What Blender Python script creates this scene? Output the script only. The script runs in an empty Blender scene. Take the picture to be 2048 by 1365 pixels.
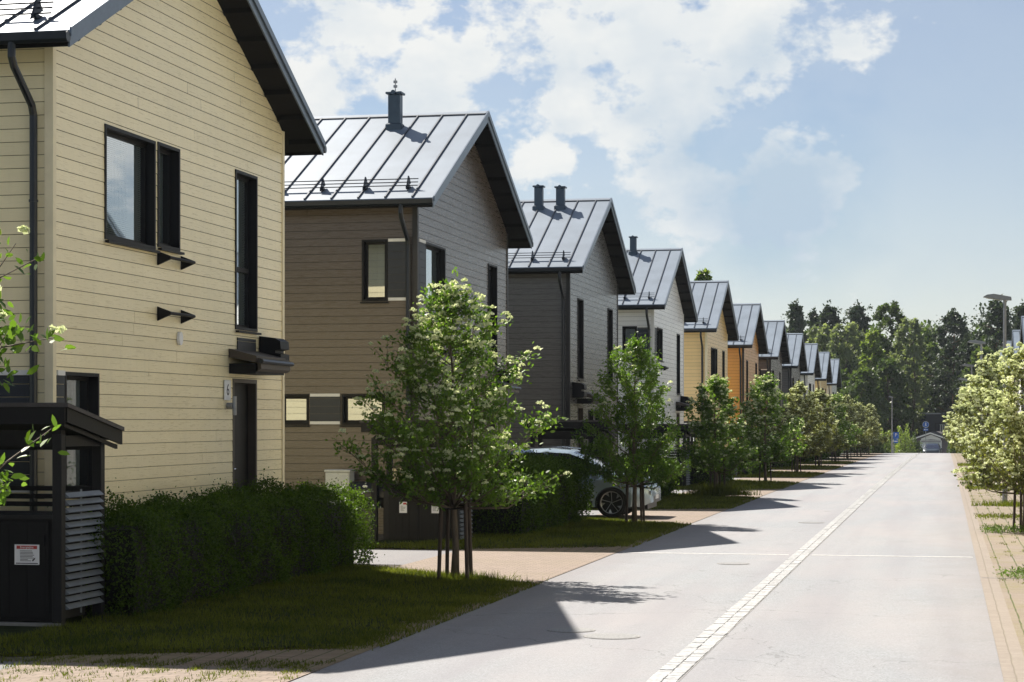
import bpy, math, random
import numpy as np
from mathutils import Vector, Matrix
R = math.radians
sc = bpy.context.scene
col = sc.collection
F = 4090.0; TH = math.atan(866 / F); SN, CS = math.sin(TH), math.cos(TH)
EYE = 2.25
SUN_E, EXPO, SKY_K = 5.0, 1.24, .395
CLOUD_HI, CLOUD_LO = (3.75, 3.8, 3.75), (2.1, 2.6, 3.1)

def gz(y, x=0.0):
    """height of the street: falls gently away, then more steeply past the crest"""
    yy = max(y, 0.0) * .98
    z = -2e-5 * min(yy, 193) ** 2
    if yy > 193:
        z -= .0077 * (yy - 193)
        t = min(yy, 232) - 193
        z -= .032 * t * min(1, t / 8)
    return z

# ------------------------------------------------------------------ materials
def newmat(name):
    m = bpy.data.materials.new(name); m.use_nodes = True
    nt = m.node_tree
    return m, nt, nt.nodes, nt.links, nt.nodes['Principled BSDF']

def N(nt, t, **k):
    n = nt.nodes.new(t)
    for a, b in k.items():
        if a.startswith('i_'):
            n.inputs[int(a[2:])].default_value = b
        else:
            setattr(n, a, b)
    return n

def rgb(c): return (c[0], c[1], c[2], 1)

def mixrgb(nt, fac, a, b, mode='MIX'):
    n = N(nt, 'ShaderNodeMix', data_type='RGBA', blend_type=mode)
    for i, v in ((0, fac), (6, a), (7, b)):
        if hasattr(v, 'links') or hasattr(v, 'is_linked'): nt.links.new(v, n.inputs[i])
        else: n.inputs[i].default_value = v if not isinstance(v, tuple) else rgb(v)
    return n.outputs[2]

def ramp(nt, src, p0, p1, lo=0.0, hi=1.0):
    n = N(nt, 'ShaderNodeMapRange'); n.clamp = True
    nt.links.new(src, n.inputs[0])
    n.inputs[1].default_value = p0; n.inputs[2].default_value = p1
    n.inputs[3].default_value = lo; n.inputs[4].default_value = hi
    return n.outputs[0]

def noise(nt, vec, scale, detail=3, rough=.55, dist=0):
    n = N(nt, 'ShaderNodeTexNoise')
    n.inputs['Scale'].default_value = scale; n.inputs['Detail'].default_value = detail
    n.inputs['Roughness'].default_value = rough; n.inputs['Distortion'].default_value = dist
    if vec is not None: nt.links.new(vec, n.inputs['Vector'])
    return n.outputs['Fac']

def scaled(nt, vec, s):
    n = N(nt, 'ShaderNodeMapping'); n.inputs['Scale'].default_value = s
    nt.links.new(vec, n.inputs['Vector']); return n.outputs[0]

def plain(name, c, rough=.6, metal=0.0, var=.12, scale=6, bump=0.0, bscale=60, spec=.5, stretch=(1, 1, 1)):
    m, nt, ns, ln, p = newmat(name)
    g = N(nt, 'ShaderNodeNewGeometry').outputs['Position']
    v = scaled(nt, g, stretch)
    f = noise(nt, v, scale, 4)
    a = tuple(x * (1 - var) for x in c); b = tuple(min(1, x * (1 + var)) for x in c)
    ln.new(mixrgb(nt, ramp(nt, f, .3, .7), a, b), p.inputs['Base Color'])
    p.inputs['Roughness'].default_value = rough; p.inputs['Metallic'].default_value = metal
    p.inputs['Specular IOR Level'].default_value = spec
    if bump:
        bn = N(nt, 'ShaderNodeBump'); bn.inputs['Strength'].default_value = bump; bn.inputs['Distance'].default_value = .01
        ln.new(noise(nt, v, bscale, 3), bn.inputs['Height']); ln.new(bn.outputs[0], p.inputs['Normal'])
    return m

def siding(name, c, rough=.55, var=.055, weather=.12):
    """painted timber boards: grain along the board, tone differing from board to board"""
    m, nt, ns, ln, p = newmat(name)
    g = N(nt, 'ShaderNodeNewGeometry')
    pos = g.outputs['Position']
    isl = g.outputs['Random Per Island']
    grain = noise(nt, scaled(nt, pos, (1.2, 1.2, 34)), 3, 5, .6)
    blot = noise(nt, pos, .9, 4, .6)
    drip = noise(nt, scaled(nt, pos, (5, 5, .35)), 2.2, 4, .6)
    a = tuple(x * (1 - var) for x in c); b = tuple(min(1, x * (1 + var)) for x in c)
    k = mixrgb(nt, isl, a, b)
    k = mixrgb(nt, ramp(nt, grain, .35, .75, 0, .5), k, tuple(x * .86 for x in c))
    d = mixrgb(nt, ramp(nt, blot, .42, .75, 0, weather * 2.2), k, tuple(x * .72 for x in (c[0], c[1] * .98, c[2] * .9)))
    d = mixrgb(nt, ramp(nt, drip, .5, .8, 0, weather * 1.6), d, tuple(x * .7 for x in c))
    ln.new(d, p.inputs['Base Color'])
    ln.new(ramp(nt, grain, .3, .7, rough - .08, rough + .12), p.inputs['Roughness']); p.inputs['Specular IOR Level'].default_value = .62
    bn = N(nt, 'ShaderNodeBump'); bn.inputs['Strength'].default_value = .3; bn.inputs['Distance'].default_value = .003
    ln.new(noise(nt, scaled(nt, pos, (3, 3, 60)), 4, 4), bn.inputs['Height']); ln.new(bn.outputs[0], p.inputs['Normal'])
    return m

def leafmat(name, dark, light, trans=.35, rough=.45, spec=.4, pos_scale=1.2, tint=(1.15, 1.22, .5)):
    m, nt, ns, ln, p = newmat(name)
    g = N(nt, 'ShaderNodeNewGeometry')
    f = N(nt, 'ShaderNodeMath', operation='MULTIPLY_ADD'); f.inputs[1].default_value = .55
    ln.new(g.outputs['Random Per Island'], f.inputs[0])
    ln.new(ramp(nt, noise(nt, g.outputs['Position'], pos_scale, 2), .3, .7, 0, .45), f.inputs[2])
    c = mixrgb(nt, f.outputs[0], dark, light)
    ln.new(c, p.inputs['Base Color'])
    p.inputs['Roughness'].default_value = rough; p.inputs['Specular IOR Level'].default_value = spec
    t = N(nt, 'ShaderNodeBsdfTranslucent')
    tc = mixrgb(nt, 1.0, c, tint, 'MULTIPLY')
    ln.new(tc, t.inputs[0])
    mx = N(nt, 'ShaderNodeMixShader'); mx.inputs[0].default_value = trans
    ln.new(p.outputs[0], mx.inputs[1]); ln.new(t.outputs[0], mx.inputs[2])
    ln.new(mx.outputs[0], ns['Material Output'].inputs[0])
    return m

def asphalt_mat(name, c):
    m, nt, ns, ln, p = newmat(name)
    pos = N(nt, 'ShaderNodeNewGeometry').outputs['Position']
    fine = noise(nt, pos, 48, 3, .85)
    mid = noise(nt, pos, 7, 4, .65)
    big = noise(nt, scaled(nt, pos, (1, .35, 1)), .45, 4, .6)
    tr = noise(nt, scaled(nt, pos, (1.6, .07, 1)), 1.0, 3, .5)
    k = mixrgb(nt, ramp(nt, fine, .3, .72), tuple(x * .55 for x in c), tuple(x * 1.45 for x in c))
    k = mixrgb(nt, ramp(nt, mid, .35, .8, 0, .35), k, tuple(x * .78 for x in c))
    k = mixrgb(nt, ramp(nt, big, .38, .68, 0, .7), k, (c[0] * 1.16, c[1] * 1.04, c[2] * 1.0))
    k = mixrgb(nt, ramp(nt, tr, .45, .7, 0, .55), k, (c[0] * .84, c[1] * .78, c[2] * .8))
    vo = N(nt, 'ShaderNodeTexVoronoi', feature='DISTANCE_TO_EDGE'); vo.inputs['Scale'].default_value = .16
    wv = N(nt, 'ShaderNodeVectorMath', operation='MULTIPLY_ADD')
    nz = N(nt, 'ShaderNodeTexNoise'); nz.inputs['Scale'].default_value = 1.6; nz.inputs['Detail'].default_value = 4
    ln.new(pos, nz.inputs['Vector']); ln.new(nz.outputs['Color'], wv.inputs[0]); wv.inputs[1].default_value = (1.3, 1.3, 0); ln.new(pos, wv.inputs[2])
    ln.new(wv.outputs[0], vo.inputs['Vector'])
    crack = ramp(nt, vo.outputs['Distance'], 0, .0016, .55, 0)
    k = mixrgb(nt, crack, k, tuple(x * .3 for x in c))
    sx = N(nt, 'ShaderNodeSeparateXYZ'); ln.new(pos, sx.inputs[0])
    ab = N(nt, 'ShaderNodeMath', operation='ADD'); ab.inputs[1].default_value = 2.525; ln.new(sx.outputs[0], ab.inputs[0])
    a2 = N(nt, 'ShaderNodeMath', operation='ABSOLUTE'); ln.new(ab.outputs[0], a2.inputs[0])
    a3 = N(nt, 'ShaderNodeMath', operation='MULTIPLY_ADD'); a3.inputs[1].default_value = 1.6; ln.new(noise(nt, pos, 1.3, 5, .7), a3.inputs[0]); ln.new(a2.outputs[0], a3.inputs[2])
    k = mixrgb(nt, ramp(nt, a3.outputs[0], 2.9, 4.1, 0, .5), k, (c[0] * .72, c[1] * .62, c[2] * .56))
    st2 = ramp(nt, noise(nt, pos, .8, 6, .75), .58, .66, 0, .22)
    k = mixrgb(nt, st2, k, tuple(x * .6 for x in c))
    ln.new(k, p.inputs['Base Color'])
    p.inputs['Roughness'].default_value = .85; p.inputs['Specular IOR Level'].default_value = .25
    bn = N(nt, 'ShaderNodeBump'); bn.inputs['Strength'].default_value = .6; bn.inputs['Distance'].default_value = .006
    ln.new(noise(nt, pos, 130, 2, .8), bn.inputs['Height']); ln.new(bn.outputs[0], p.inputs['Normal'])
    return m

def paver_mat(name, c1, c2, joint, grassy=.5, bw=.105, rh=.21, along_y=True, grass_lo=.45):
    m, nt, ns, ln, p = newmat(name)
    pos = N(nt, 'ShaderNodeNewGeometry').outputs['Position']
    mp = N(nt, 'ShaderNodeMapping')
    if along_y: mp.inputs['Rotation'].default_value = (0, 0, R(90))
    ln.new(pos, mp.inputs['Vector'])
    wob = N(nt, 'ShaderNodeVectorMath', operation='MULTIPLY_ADD')
    nz = N(nt, 'ShaderNodeTexNoise'); nz.inputs['Scale'].default_value = 2.5; nz.inputs['Detail'].default_value = 2
    ln.new(pos, nz.inputs['Vector']); ln.new(nz.outputs['Color'], wob.inputs[0]); wob.inputs[1].default_value = (.03, .03, 0); ln.new(mp.outputs[0], wob.inputs[2])
    b = N(nt, 'ShaderNodeTexBrick'); ln.new(wob.outputs[0], b.inputs['Vector'])
    b.inputs['Scale'].default_value = 1; b.inputs['Brick Width'].default_value = bw; b.inputs['Row Height'].default_value = rh
    b.inputs['Mortar Size'].default_value = .007; b.inputs['Mortar Smooth'].default_value = .3; b.inputs['Bias'].default_value = 0
    b.inputs['Color1'].default_value = rgb(c1); b.inputs['Color2'].default_value = rgb(c2); b.inputs['Mortar'].default_value = rgb(joint)
    # wider, mossy joints between the rows
    b2 = N(nt, 'ShaderNodeTexBrick'); ln.new(wob.outputs[0], b2.inputs['Vector'])
    b2.inputs['Scale'].default_value = 1; b2.inputs['Brick Width'].default_value = 400; b2.inputs['Row Height'].default_value = rh
    b2.inputs['Mortar Size'].default_value = .012; b2.inputs['Mortar Smooth'].default_value = .4
    b2.inputs['Color1'].default_value = rgb((0, 0, 0)); b2.inputs['Color2'].default_value = rgb((0, 0, 0)); b2.inputs['Mortar'].default_value = rgb((1, 1, 1))
    st = noise(nt, pos, 14, 4, .7); big = noise(nt, pos, .7, 4, .65)
    k = mixrgb(nt, ramp(nt, st, .4, .8, 0, .45), b.outputs[0], tuple(x * .6 for x in c1))
    gf = ramp(nt, noise(nt, pos, 3.2, 4, .7), grass_lo, grass_lo + .15)
    mm = N(nt, 'ShaderNodeMath', operation='MULTIPLY'); ln.new(gf, mm.inputs[0]); ln.new(b2.outputs[0], mm.inputs[1])
    k = mixrgb(nt, mm.outputs[0], k, (.055, .075, .022))
    gr = ramp(nt, big, .44, .66, 0, grassy)
    gr2 = ramp(nt, noise(nt, pos, 45, 3, .7), .42, .58)
    m3 = N(nt, 'ShaderNodeMath', operation='MULTIPLY'); ln.new(gr, m3.inputs[0]); ln.new(gr2, m3.inputs[1])
    k = mixrgb(nt, m3.outputs[0], k, (.17, .155, .06))
    ln.new(k, p.inputs['Base Color']); p.inputs['Roughness'].default_value = .9; p.inputs['Specular IOR Level'].default_value = .2
    bn = N(nt, 'ShaderNodeBump'); bn.inputs['Strength'].default_value = .7; bn.inputs['Distance'].default_value = .012; bn.invert = True
    ad = N(nt, 'ShaderNodeMath', operation='ADD'); ln.new(b.outputs['Fac'], ad.inputs[0]); ln.new(st, ad.inputs[1])
    ln.new(ad.outputs[0], bn.inputs['Height']); ln.new(bn.outputs[0], p.inputs['Normal'])
    return m

def glass_mat(name, tint=(.03, .04, .045), rough=.02):
    m, nt, ns, ln, p = newmat(name)
    pos = N(nt, 'ShaderNodeNewGeometry').outputs['Position']
    p.inputs['Base Color'].default_value = rgb(tint); p.inputs['Roughness'].default_value = rough
    p.inputs['Specular IOR Level'].default_value = 1.0; p.inputs['IOR'].default_value = 1.75
    bn = N(nt, 'ShaderNodeBump'); bn.inputs['Strength'].default_value = .05; bn.inputs['Distance'].default_value = .02
    ln.new(noise(nt, pos, 1.3, 1), bn.inputs['Height']); ln.new(bn.outputs[0], p.inputs['Normal'])
    return m

M = {}
M['cream'] = siding('cream_boards', (.90, .785, .50), .30)
M['brown'] = siding('brown_boards', (.105, .083, .066), rough=.27)
M['dgrey'] = siding('grey_boards', (.115, .112, .108), rough=.27)
M['white'] = siding('white_boards', (.87, .865, .845), .30)
M['yellow'] = siding('yellow_boards', (.84, .60, .27), .30)
M['orange'] = siding('orange_boards', (.74, .36, .085), .30)
M['gap'] = plain('board_gap', (.02, .018, .015), .9, var=.2)
M['gap_cream'] = plain('cream_board_gap', (.26, .21, .13), .9, var=.2)
M['gap_white'] = plain('white_board_gap', (.22, .22, .21), .9, var=.2)
M['gap_orange'] = plain('orange_board_gap', (.2, .09, .03), .9, var=.2)
M['creamtrim'] = plain('cream_trim', (.78, .69, .47), .5, var=.05, bump=.1)
M['darktrim'] = plain('dark_trim', (.02, .02, .021), .45, var=.1)
M['browntrim'] = plain('brown_trim', (.055, .042, .032), .5, var=.1)
M['whitetrim'] = plain('white_trim', (.75, .74, .70), .45, var=.05)
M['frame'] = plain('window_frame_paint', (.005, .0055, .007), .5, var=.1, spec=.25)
M['panel'] = plain('slate_panel', (.018, .024, .034), .5, var=.12, bump=.2, bscale=12, stretch=(1, 1, 8))
M['roof'] = plain('roof_sheet', (.175, .212, .26), .42, metal=.1, spec=.28, var=.12, scale=1.1, bump=.12, bscale=2.5)
M['seam'] = plain('roof_seam', (.06, .07, .085), .4, metal=.5, var=.1)
M['rake'] = plain('rake_sheet', (.12, .15, .19), .35, metal=.5, var=.1)
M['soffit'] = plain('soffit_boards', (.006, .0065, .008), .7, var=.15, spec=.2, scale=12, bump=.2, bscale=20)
M['gutter'] = plain('gutter_steel', (.010, .014, .020), .35, metal=.1, var=.1)
M['black'] = plain('black_paint', (.0045, .005, .0065), .55, var=.15, spec=.25, scale=9, bump=.15, bscale=30)
M['charcoal'] = plain('charcoal_board', (.010, .0105, .012), .6, var=.15, spec=.3, scale=9, bump=.25, bscale=25, stretch=(6, 6, 1))
M['glass'] = glass_mat('window_glass')
M['blind'] = plain('blind', (.74, .78, .82), .6, var=.06, scale=2)
M['curtain'] = plain('curtain', (.66, .72, .76), .8, var=.1, scale=4, stretch=(20, 20, 1))
M['slat'] = plain('grey_slat', (.17, .19, .21), .5, var=.12)
M['concrete'] = plain('concrete', (.22, .215, .2), .85, var=.15, bump=.3)
M['plastic_w'] = plain('white_sheet', (.62, .64, .62), .4, var=.05)
M['bark'] = plain('bark', (.10, .078, .055), .85, var=.3, scale=25, bump=.6, bscale=50, stretch=(1, 1, .3))
M['pinebark'] = plain('pine_bark', (.13, .075, .045), .9, var=.35, scale=8, bump=.5)
M['stake'] = plain('stake_wood', (.045, .032, .024), .8, var=.3, scale=20, bump=.3, stretch=(1, 1, .15))
M['steel'] = plain('galvanised_steel', (.30, .31, .33), .45, metal=.6, var=.12, scale=12)
M['lamphead'] = plain('lamp_head_paint', (.22, .235, .25), .45, metal=.3, var=.08)
M['lens'] = plain('lamp_lens', (.45, .47, .48), .2, var=.03)
M['chimney'] = plain('chimney_sheet', (.05, .075, .105), .4, metal=.4, var=.12)
M['chromeish'] = plain('bright_metal', (.6, .6, .6), .25, metal=1, var=.05)
M['leaf'] = leafmat('tree_leaf', (.032, .082, .015), (.18, .29, .045), .5)
M['leaf2'] = leafmat('blossoming_tree_leaf', (.05, .07, .016), (.20, .22, .06), .42, .5, .3, 1.2, (1.15, 1.1, .6))
M['bloom'] = leafmat('blossom', (.52, .57, .34), (.84, .86, .66), .4, .7, .1, 1.2, (1.05, 1.08, .78))
M['hedge'] = leafmat('hedge_leaf', (.014, .036, .006), (.10, .165, .022), .54, .5, .2)
M['hedgecore'] = plain('hedge_dark_core', (.012, .014, .008), .95, var=.4, scale=20)
M['grassblade'] = leafmat('grass_blade', (.020, .042, .007), (.19, .20, .04), .54, .6, .12, .9)
M['weed'] = leafmat('weed_leaf', (.05, .10, .02), (.15, .23, .05), .4, .6, .2)
M['lawn'] = plain('lawn_turf', (.020, .027, .009), .95, var=.45, scale=5, bump=.8, bscale=70, spec=.1)
M['soil'] = plain('yard_soil', (.10, .085, .06), .95, var=.3, scale=2, bump=.5)
M['field'] = plain('rough_grassland', (.085, .10, .035), .95, var=.4, scale=.3, bump=.5, bscale=5)
M['spare'] = M['gap']
M['pine'] = leafmat('pine_needles', (.022, .040, .026), (.075, .105, .065), .2, .6, .3, .35)
M['willow'] = leafmat('willow_leaf', (.11, .145, .08), (.27, .31, .19), .42, .6, .3, .35)
M['birch'] = leafmat('birch_leaf', (.08, .13, .03), (.25, .31, .09), .45, .5, .3, .35)
M['darkleaf'] = leafmat('alder_leaf', (.035, .065, .022), (.12, .165, .055), .38, .5, .3, .35)
M['asphalt'] = asphalt_mat('asphalt', (.238, .248, .262))
M['asphalt2'] = asphalt_mat('driveway_asphalt', (.215, .225, .24))
M['paver'] = paver_mat('brick_paving', (.27, .20, .14), (.21, .155, .105), (.08, .07, .045), .9, grass_lo=.34)
M['paver_drive'] = paver_mat('driveway_brick', (.27, .215, .18), (.225, .18, .148), (.13, .11, .085), .2, bw=.21, rh=.105, along_y=False, grass_lo=.62)
M['paver_walk'] = paver_mat('walk_brick', (.245, .205, .172), (.21, .17, .138), (.12, .10, .065), .9, bw=.11, rh=.28, grass_lo=.36)
M['paver_edge'] = paver_mat('walk_edge_brick', (.26, .225, .195), (.235, .20, .172), (.19, .165, .13), .05, bw=.105, rh=.21, along_y=True, grass_lo=.7)
M['sett'] = plain('granite_sett', (.34, .342, .345), .85, var=.3, scale=22, bump=.5, bscale=60)
M['joint'] = plain('sand_joint', (.24, .235, .23), .95, var=.3, scale=20)
M['iron'] = plain('cast_iron', (.2, .198, .195), .6, metal=.3, var=.25, scale=30, bump=.5)
M['seal'] = plain('pale_joint_sealer', (.62, .61, .59), .8, var=.2, scale=12)
M['carpaint'] = plain('silver_blue_paint', (.40, .49, .56), .22, metal=.55, var=.03, scale=2)
M['carpaint2'] = plain('dark_blue_paint', (.03, .045, .06), .3, metal=.4, var=.03, scale=2)
M['carglass'] = glass_mat('car_glass', (.008, .012, .03))
M['rubber'] = plain('tyre_rubber', (.012, .012, .012), .8, var=.2)
M['rim'] = plain('alloy_rim', (.42, .42, .42), .3, metal=.9, var=.05)
M['rimblack'] = plain('rim_black', (.01, .01, .011), .35, var=.1)
M['signblue'] = plain('sign_blue', (.015, .11, .48), .4, var=.04)
M['signwhite'] = plain('sign_white', (.75, .76, .78), .4, var=.03)
M['signred'] = plain('sign_red', (.42, .03, .03), .4, var=.05)
M['ink'] = plain('ink', (.03, .03, .05), .6, var=.05)
M['garagewall'] = siding('garage_boards', (.115, .095, .10), .6)
M['navywall'] = siding('navy_boards', (.012, .018, .035), .5)
M['rooftile'] = plain('dark_tile', (.05, .045, .045), .7, var=.2, scale=10)
M['reflector'] = plain('headlamp', (.5, .52, .55), .15, metal=.5, var=.03)

# ------------------------------------------------------------------ builders
def tag(o, label=None, cat=None, group=None, kind=None):
    for k, v in (('label', label), ('category', cat), ('group', group), ('kind', kind)):
        if v: o[k] = v
    return o

def empty(name, loc, rz=0):
    o = bpy.data.objects.new(name, None); col.objects.link(o)
    o.location = loc; o.rotation_euler = (0, 0, rz); o.empty_display_size = .3
    return o

class MB:
    def __init__(s): s.v = []; s.f = []; s.m = []
    def quad(s, a, b, c, d, mi=0):
        n = len(s.v); s.v += [a, b, c, d]; s.f.append((n, n + 1, n + 2, n + 3)); s.m.append(mi)
    def poly(s, pts, mi=0):
        n = len(s.v); s.v += list(pts); s.f.append(tuple(range(n, n + len(pts)))); s.m.append(mi)
    def box(s, x0, x1, y0, y1, z0, z1, mi=0, bev=0.0):
        if bev > 0:
            return s.bbox(x0, x1, y0, y1, z0, z1, mi, bev)
        n = len(s.v)
        s.v += [(x0, y0, z0), (x1, y0, z0), (x1, y1, z0), (x0, y1, z0), (x0, y0, z1), (x1, y0, z1), (x1, y1, z1), (x0, y1, z1)]
        for f in ((0, 3, 2, 1), (4, 5, 6, 7), (0, 1, 5, 4), (1, 2, 6, 5), (2, 3, 7, 6), (3, 0, 4, 7)):
            s.f.append(tuple(n + i for i in f)); s.m.append(mi)
    def bbox(s, x0, x1, y0, y1, z0, z1, mi, b):
        # bevelled box: outer ring layers
        n = len(s.v)
        def ring(z, i):
            return [(x0 + i, y0 + b, z), (x0 + b, y0 + i, z), (x1 - b, y0 + i, z), (x1 - i, y0 + b, z),
                    (x1 - i, y1 - b, z), (x1 - b, y1 - i, z), (x0 + b, y1 - i, z), (x0 + i, y1 - b, z)]
        def inner(z):
            return [(x0 + b, y0 + b, z), (x0 + b, y0 + b, z), (x1 - b, y0 + b, z), (x1 - b, y0 + b, z),
                    (x1 - b, y1 - b, z), (x1 - b, y1 - b, z), (x0 + b, y1 - b, z), (x0 + b, y1 - b, z)]
        rs = [inner(z0), ring(z0 + b, 0), ring(z1 - b, 0), inner(z1)]
        for r in rs: s.v += r
        for k in range(3):
            for i in range(8):
                j = (i + 1) % 8
                s.f.append((n + k * 8 + i, n + k * 8 + j, n + k * 8 + 8 + j, n + k * 8 + 8 + i)); s.m.append(mi)
        s.f.append(tuple(n + i for i in (7, 5, 3, 1))); s.m.append(mi)
        s.f.append(tuple(n + 24 + i for i in (1, 3, 5, 7))); s.m.append(mi)
    def prism(s, pts, axis, a, b, mi=0):
        """extrude 2D polygon pts along axis ('x','y','z') from a to b"""
        def P(p, t): return {'x': (t, p[0], p[1]), 'y': (p[0], t, p[1]), 'z': (p[0], p[1], t)}[axis]
        n = len(s.v); k = len(pts)
        s.v += [P(p, a) for p in pts] + [P(p, b) for p in pts]
        for i in range(k):
            j = (i + 1) % k
            s.f.append((n + i, n + j, n + k + j, n + k + i)); s.m.append(mi)
        s.f.append(tuple(n + i for i in range(k))[::-1]); s.m.append(mi)
        s.f.append(tuple(n + k + i for i in range(k))); s.m.append(mi)
    def tube(s, pts, rad, seg=8, mi=0, cap=True):
        pts = [Vector(p) for p in pts]; n0 = len(s.v)
        rr = rad if isinstance(rad, (list, tuple)) else [rad] * len(pts)
        prev = None
        for i, p in enumerate(pts):
            t = (pts[min(i + 1, len(pts) - 1)] - pts[max(i - 1, 0)]).normalized()
            if prev is None:
                u = t.cross(Vector((0, 0, 1)) if abs(t.z) < .9 else Vector((1, 0, 0))).normalized()
            else:
                u = (prev - t * prev.dot(t)).normalized()
            prev = u; w = t.cross(u)
            for k in range(seg):
                a = 2 * math.pi * k / seg
                s.v.append(tuple(p + (u * math.cos(a) + w * math.sin(a)) * rr[i]))
        for i in range(len(pts) - 1):
            for k in range(seg):
                j = (k + 1) % seg
                s.f.append((n0 + i * seg + k, n0 + i * seg + j, n0 + (i + 1) * seg + j, n0 + (i + 1) * seg + k)); s.m.append(mi)
        if cap:
            s.f.append(tuple(n0 + k for k in range(seg))[::-1]); s.m.append(mi)
            e = n0 + (len(pts) - 1) * seg
            s.f.append(tuple(e + k for k in range(seg))); s.m.append(mi)
    def disc(s, c, r, axis='x', seg=24, mi=0, t=.01):
        pts = [(math.cos(2 * math.pi * k / seg) * r, math.sin(2 * math.pi * k / seg) * r) for k in range(seg)]
        if axis == 'x': s.prism([(c[1] + a, c[2] + b) for a, b in pts], 'x', c[0] - t / 2, c[0] + t / 2, mi)
        if axis == 'y': s.prism([(c[0] + a, c[2] + b) for a, b in pts], 'y', c[1] - t / 2, c[1] + t / 2, mi)
        if axis == 'z': s.prism([(c[0] + a, c[1] + b) for a, b in pts], 'z', c[2] - t / 2, c[2] + t / 2, mi)
    def build(s, name, mats, parent=None, smooth=False):
        me = bpy.data.meshes.new(name); me.from_pydata(s.v, [], s.f)
        if not isinstance(mats, (list, tuple)): mats = [mats]
        for m in mats: me.materials.append(m)
        if len(mats) > 1: me.polygons.foreach_set('material_index', s.m)
        me.update()
        if smooth:
            me.shade_smooth()
        o = bpy.data.objects.new(name, me); col.objects.link(o)
        if parent: o.parent = parent
        return o

def npmesh(name, V, k, mats, parent=None, mi=None, smooth=False):
    """V: (n*k,3) array, faces are consecutive k-gons"""
    V = np.ascontiguousarray(V, dtype=np.float32); n = len(V) // k
    me = bpy.data.meshes.new(name)
    me.vertices.add(n * k); me.vertices.foreach_set('co', V.ravel())
    me.loops.add(n * k); me.loops.foreach_set('vertex_index', np.arange(n * k, dtype=np.int32))
    me.polygons.add(n); me.polygons.foreach_set('loop_start', np.arange(n, dtype=np.int32) * k)
    me.polygons.foreach_set('loop_total', np.full(n, k, dtype=np.int32))
    if not isinstance(mats, (list, tuple)): mats = [mats]
    for m in mats: me.materials.append(m)
    if mi is not None: me.polygons.foreach_set('material_index', np.asarray(mi, dtype=np.int32))
    me.update(calc_edges=True)
    o = bpy.data.objects.new(name, me); col.objects.link(o)
    if parent: o.parent = parent
    return o

def copy_tree(o, parent=None, loc=None, rz=None, label=None, cat=None, group=None, scale=None):
    c = o.copy(); col.objects.link(c); c.parent = parent
    for ch in list(o.children): copy_tree(ch, c)
    if loc is not None: c.location = loc
    if rz is not None: c.rotation_euler = (0, 0, rz)
    if scale: c.scale = scale
    if label: tag(c, label, cat, group)
    return c

def text(s, size, loc, rot, mat, parent, depth=.002, name='lettering', align='CENTER'):
    cu = bpy.data.curves.new(name, 'FONT'); cu.body = s; cu.size = size; cu.extrude = depth
    cu.align_x = align; cu.align_y = 'CENTER'
    cu.materials.append(mat)
    tmp = bpy.data.objects.new(name, cu); dg = bpy.context.evaluated_depsgraph_get(); col.objects.link(tmp); dg.update()
    me = bpy.data.meshes.new_from_object(tmp.evaluated_get(dg)); bpy.data.objects.remove(tmp); me.materials.clear(); me.materials.append(mat)
    o = bpy.data.objects.new(name, me); col.objects.link(o); o.location = loc; o.rotation_euler = rot; o.parent = parent
    return o

LEAF4 = np.array([(0, 0, 0), (.5, .30, .05), (1, 0, -.04), (.5, -.30, .05)])
LEAF6 = np.array([(0, 0, 0), (.28, .22, .04), (.68, .21, .03), (1.05, 0, -.08), (.68, -.21, .03), (.28, -.22, .04)])
QUAD = np.array([(-.5, -.5, 0), (.5, -.5, 0), (.5, .5, 0), (-.5, .5, 0)])
TRI = np.array([(-.5, 0, 0), (.5, 0, 0), (0, 0, 1)])

def scatter(rng, P, size, tmpl, D=None, spread=1.0):
    """place tmpl at points P, x-axis along directions D (random if None)"""
    n = len(P)
    d = rng.normal(size=(n, 3))
    if D is not None: d = D + spread * d * .6
    d /= np.linalg.norm(d, axis=1, keepdims=True) + 1e-9
    r = rng.normal(size=(n, 3)) + np.array([0, 0, .9])
    y = np.cross(r, d); y /= np.linalg.norm(y, axis=1, keepdims=True) + 1e-9
    z = np.cross(d, y)
    s = size * rng.uniform(.65, 1.3, size=(n, 1, 1))
    T = tmpl[None] * s
    V = P[:, None] + T[..., 0:1] * d[:, None] + T[..., 1:2] * y[:, None] + T[..., 2:3] * z[:, None]
    return V.reshape(-1, 3)
# real window glass: reflects by angle, otherwise lets the blind behind show
def pane_mat():
    m = bpy.data.materials.new('clear_pane'); m.use_nodes = True; nt = m.node_tree; nt.nodes.clear()
    out = N(nt, 'ShaderNodeOutputMaterial'); mx = N(nt, 'ShaderNodeMixShader')
    gl = N(nt, 'ShaderNodeBsdfGlossy'); gl.inputs['Roughness'].default_value = .015; gl.inputs['Color'].default_value = (.92, .97, 1, 1)
    tr = N(nt, 'ShaderNodeBsdfTransparent'); tr.inputs[0].default_value = (.72, .78, .78, 1)
    fr = N(nt, 'ShaderNodeFresnel'); fr.inputs[0].default_value = 2.3
    bn = N(nt, 'ShaderNodeBump'); bn.inputs['Strength'].default_value = .04; bn.inputs['Distance'].default_value = .02
    g = N(nt, 'ShaderNodeNewGeometry').outputs['Position']
    nt.links.new(noise(nt, g, 1.1, 1), bn.inputs['Height']); nt.links.new(bn.outputs[0], gl.inputs['Normal'])
    nt.links.new(ramp(nt, fr.outputs[0], .1, .45, .25, .93), mx.inputs[0]); nt.links.new(tr.outputs[0], mx.inputs[1]); nt.links.new(gl.outputs[0], mx.inputs[2])
    nt.links.new(mx.outputs[0], out.inputs[0]); return m
M['pane'] = pane_mat()
HW, EW, ZR, ZE, DEP = 4.35, 4.95, 9.15, 6.73, 9.0
SLOPE = (ZR - ZE) / EW
BP = .158
JOINTS = True

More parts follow.
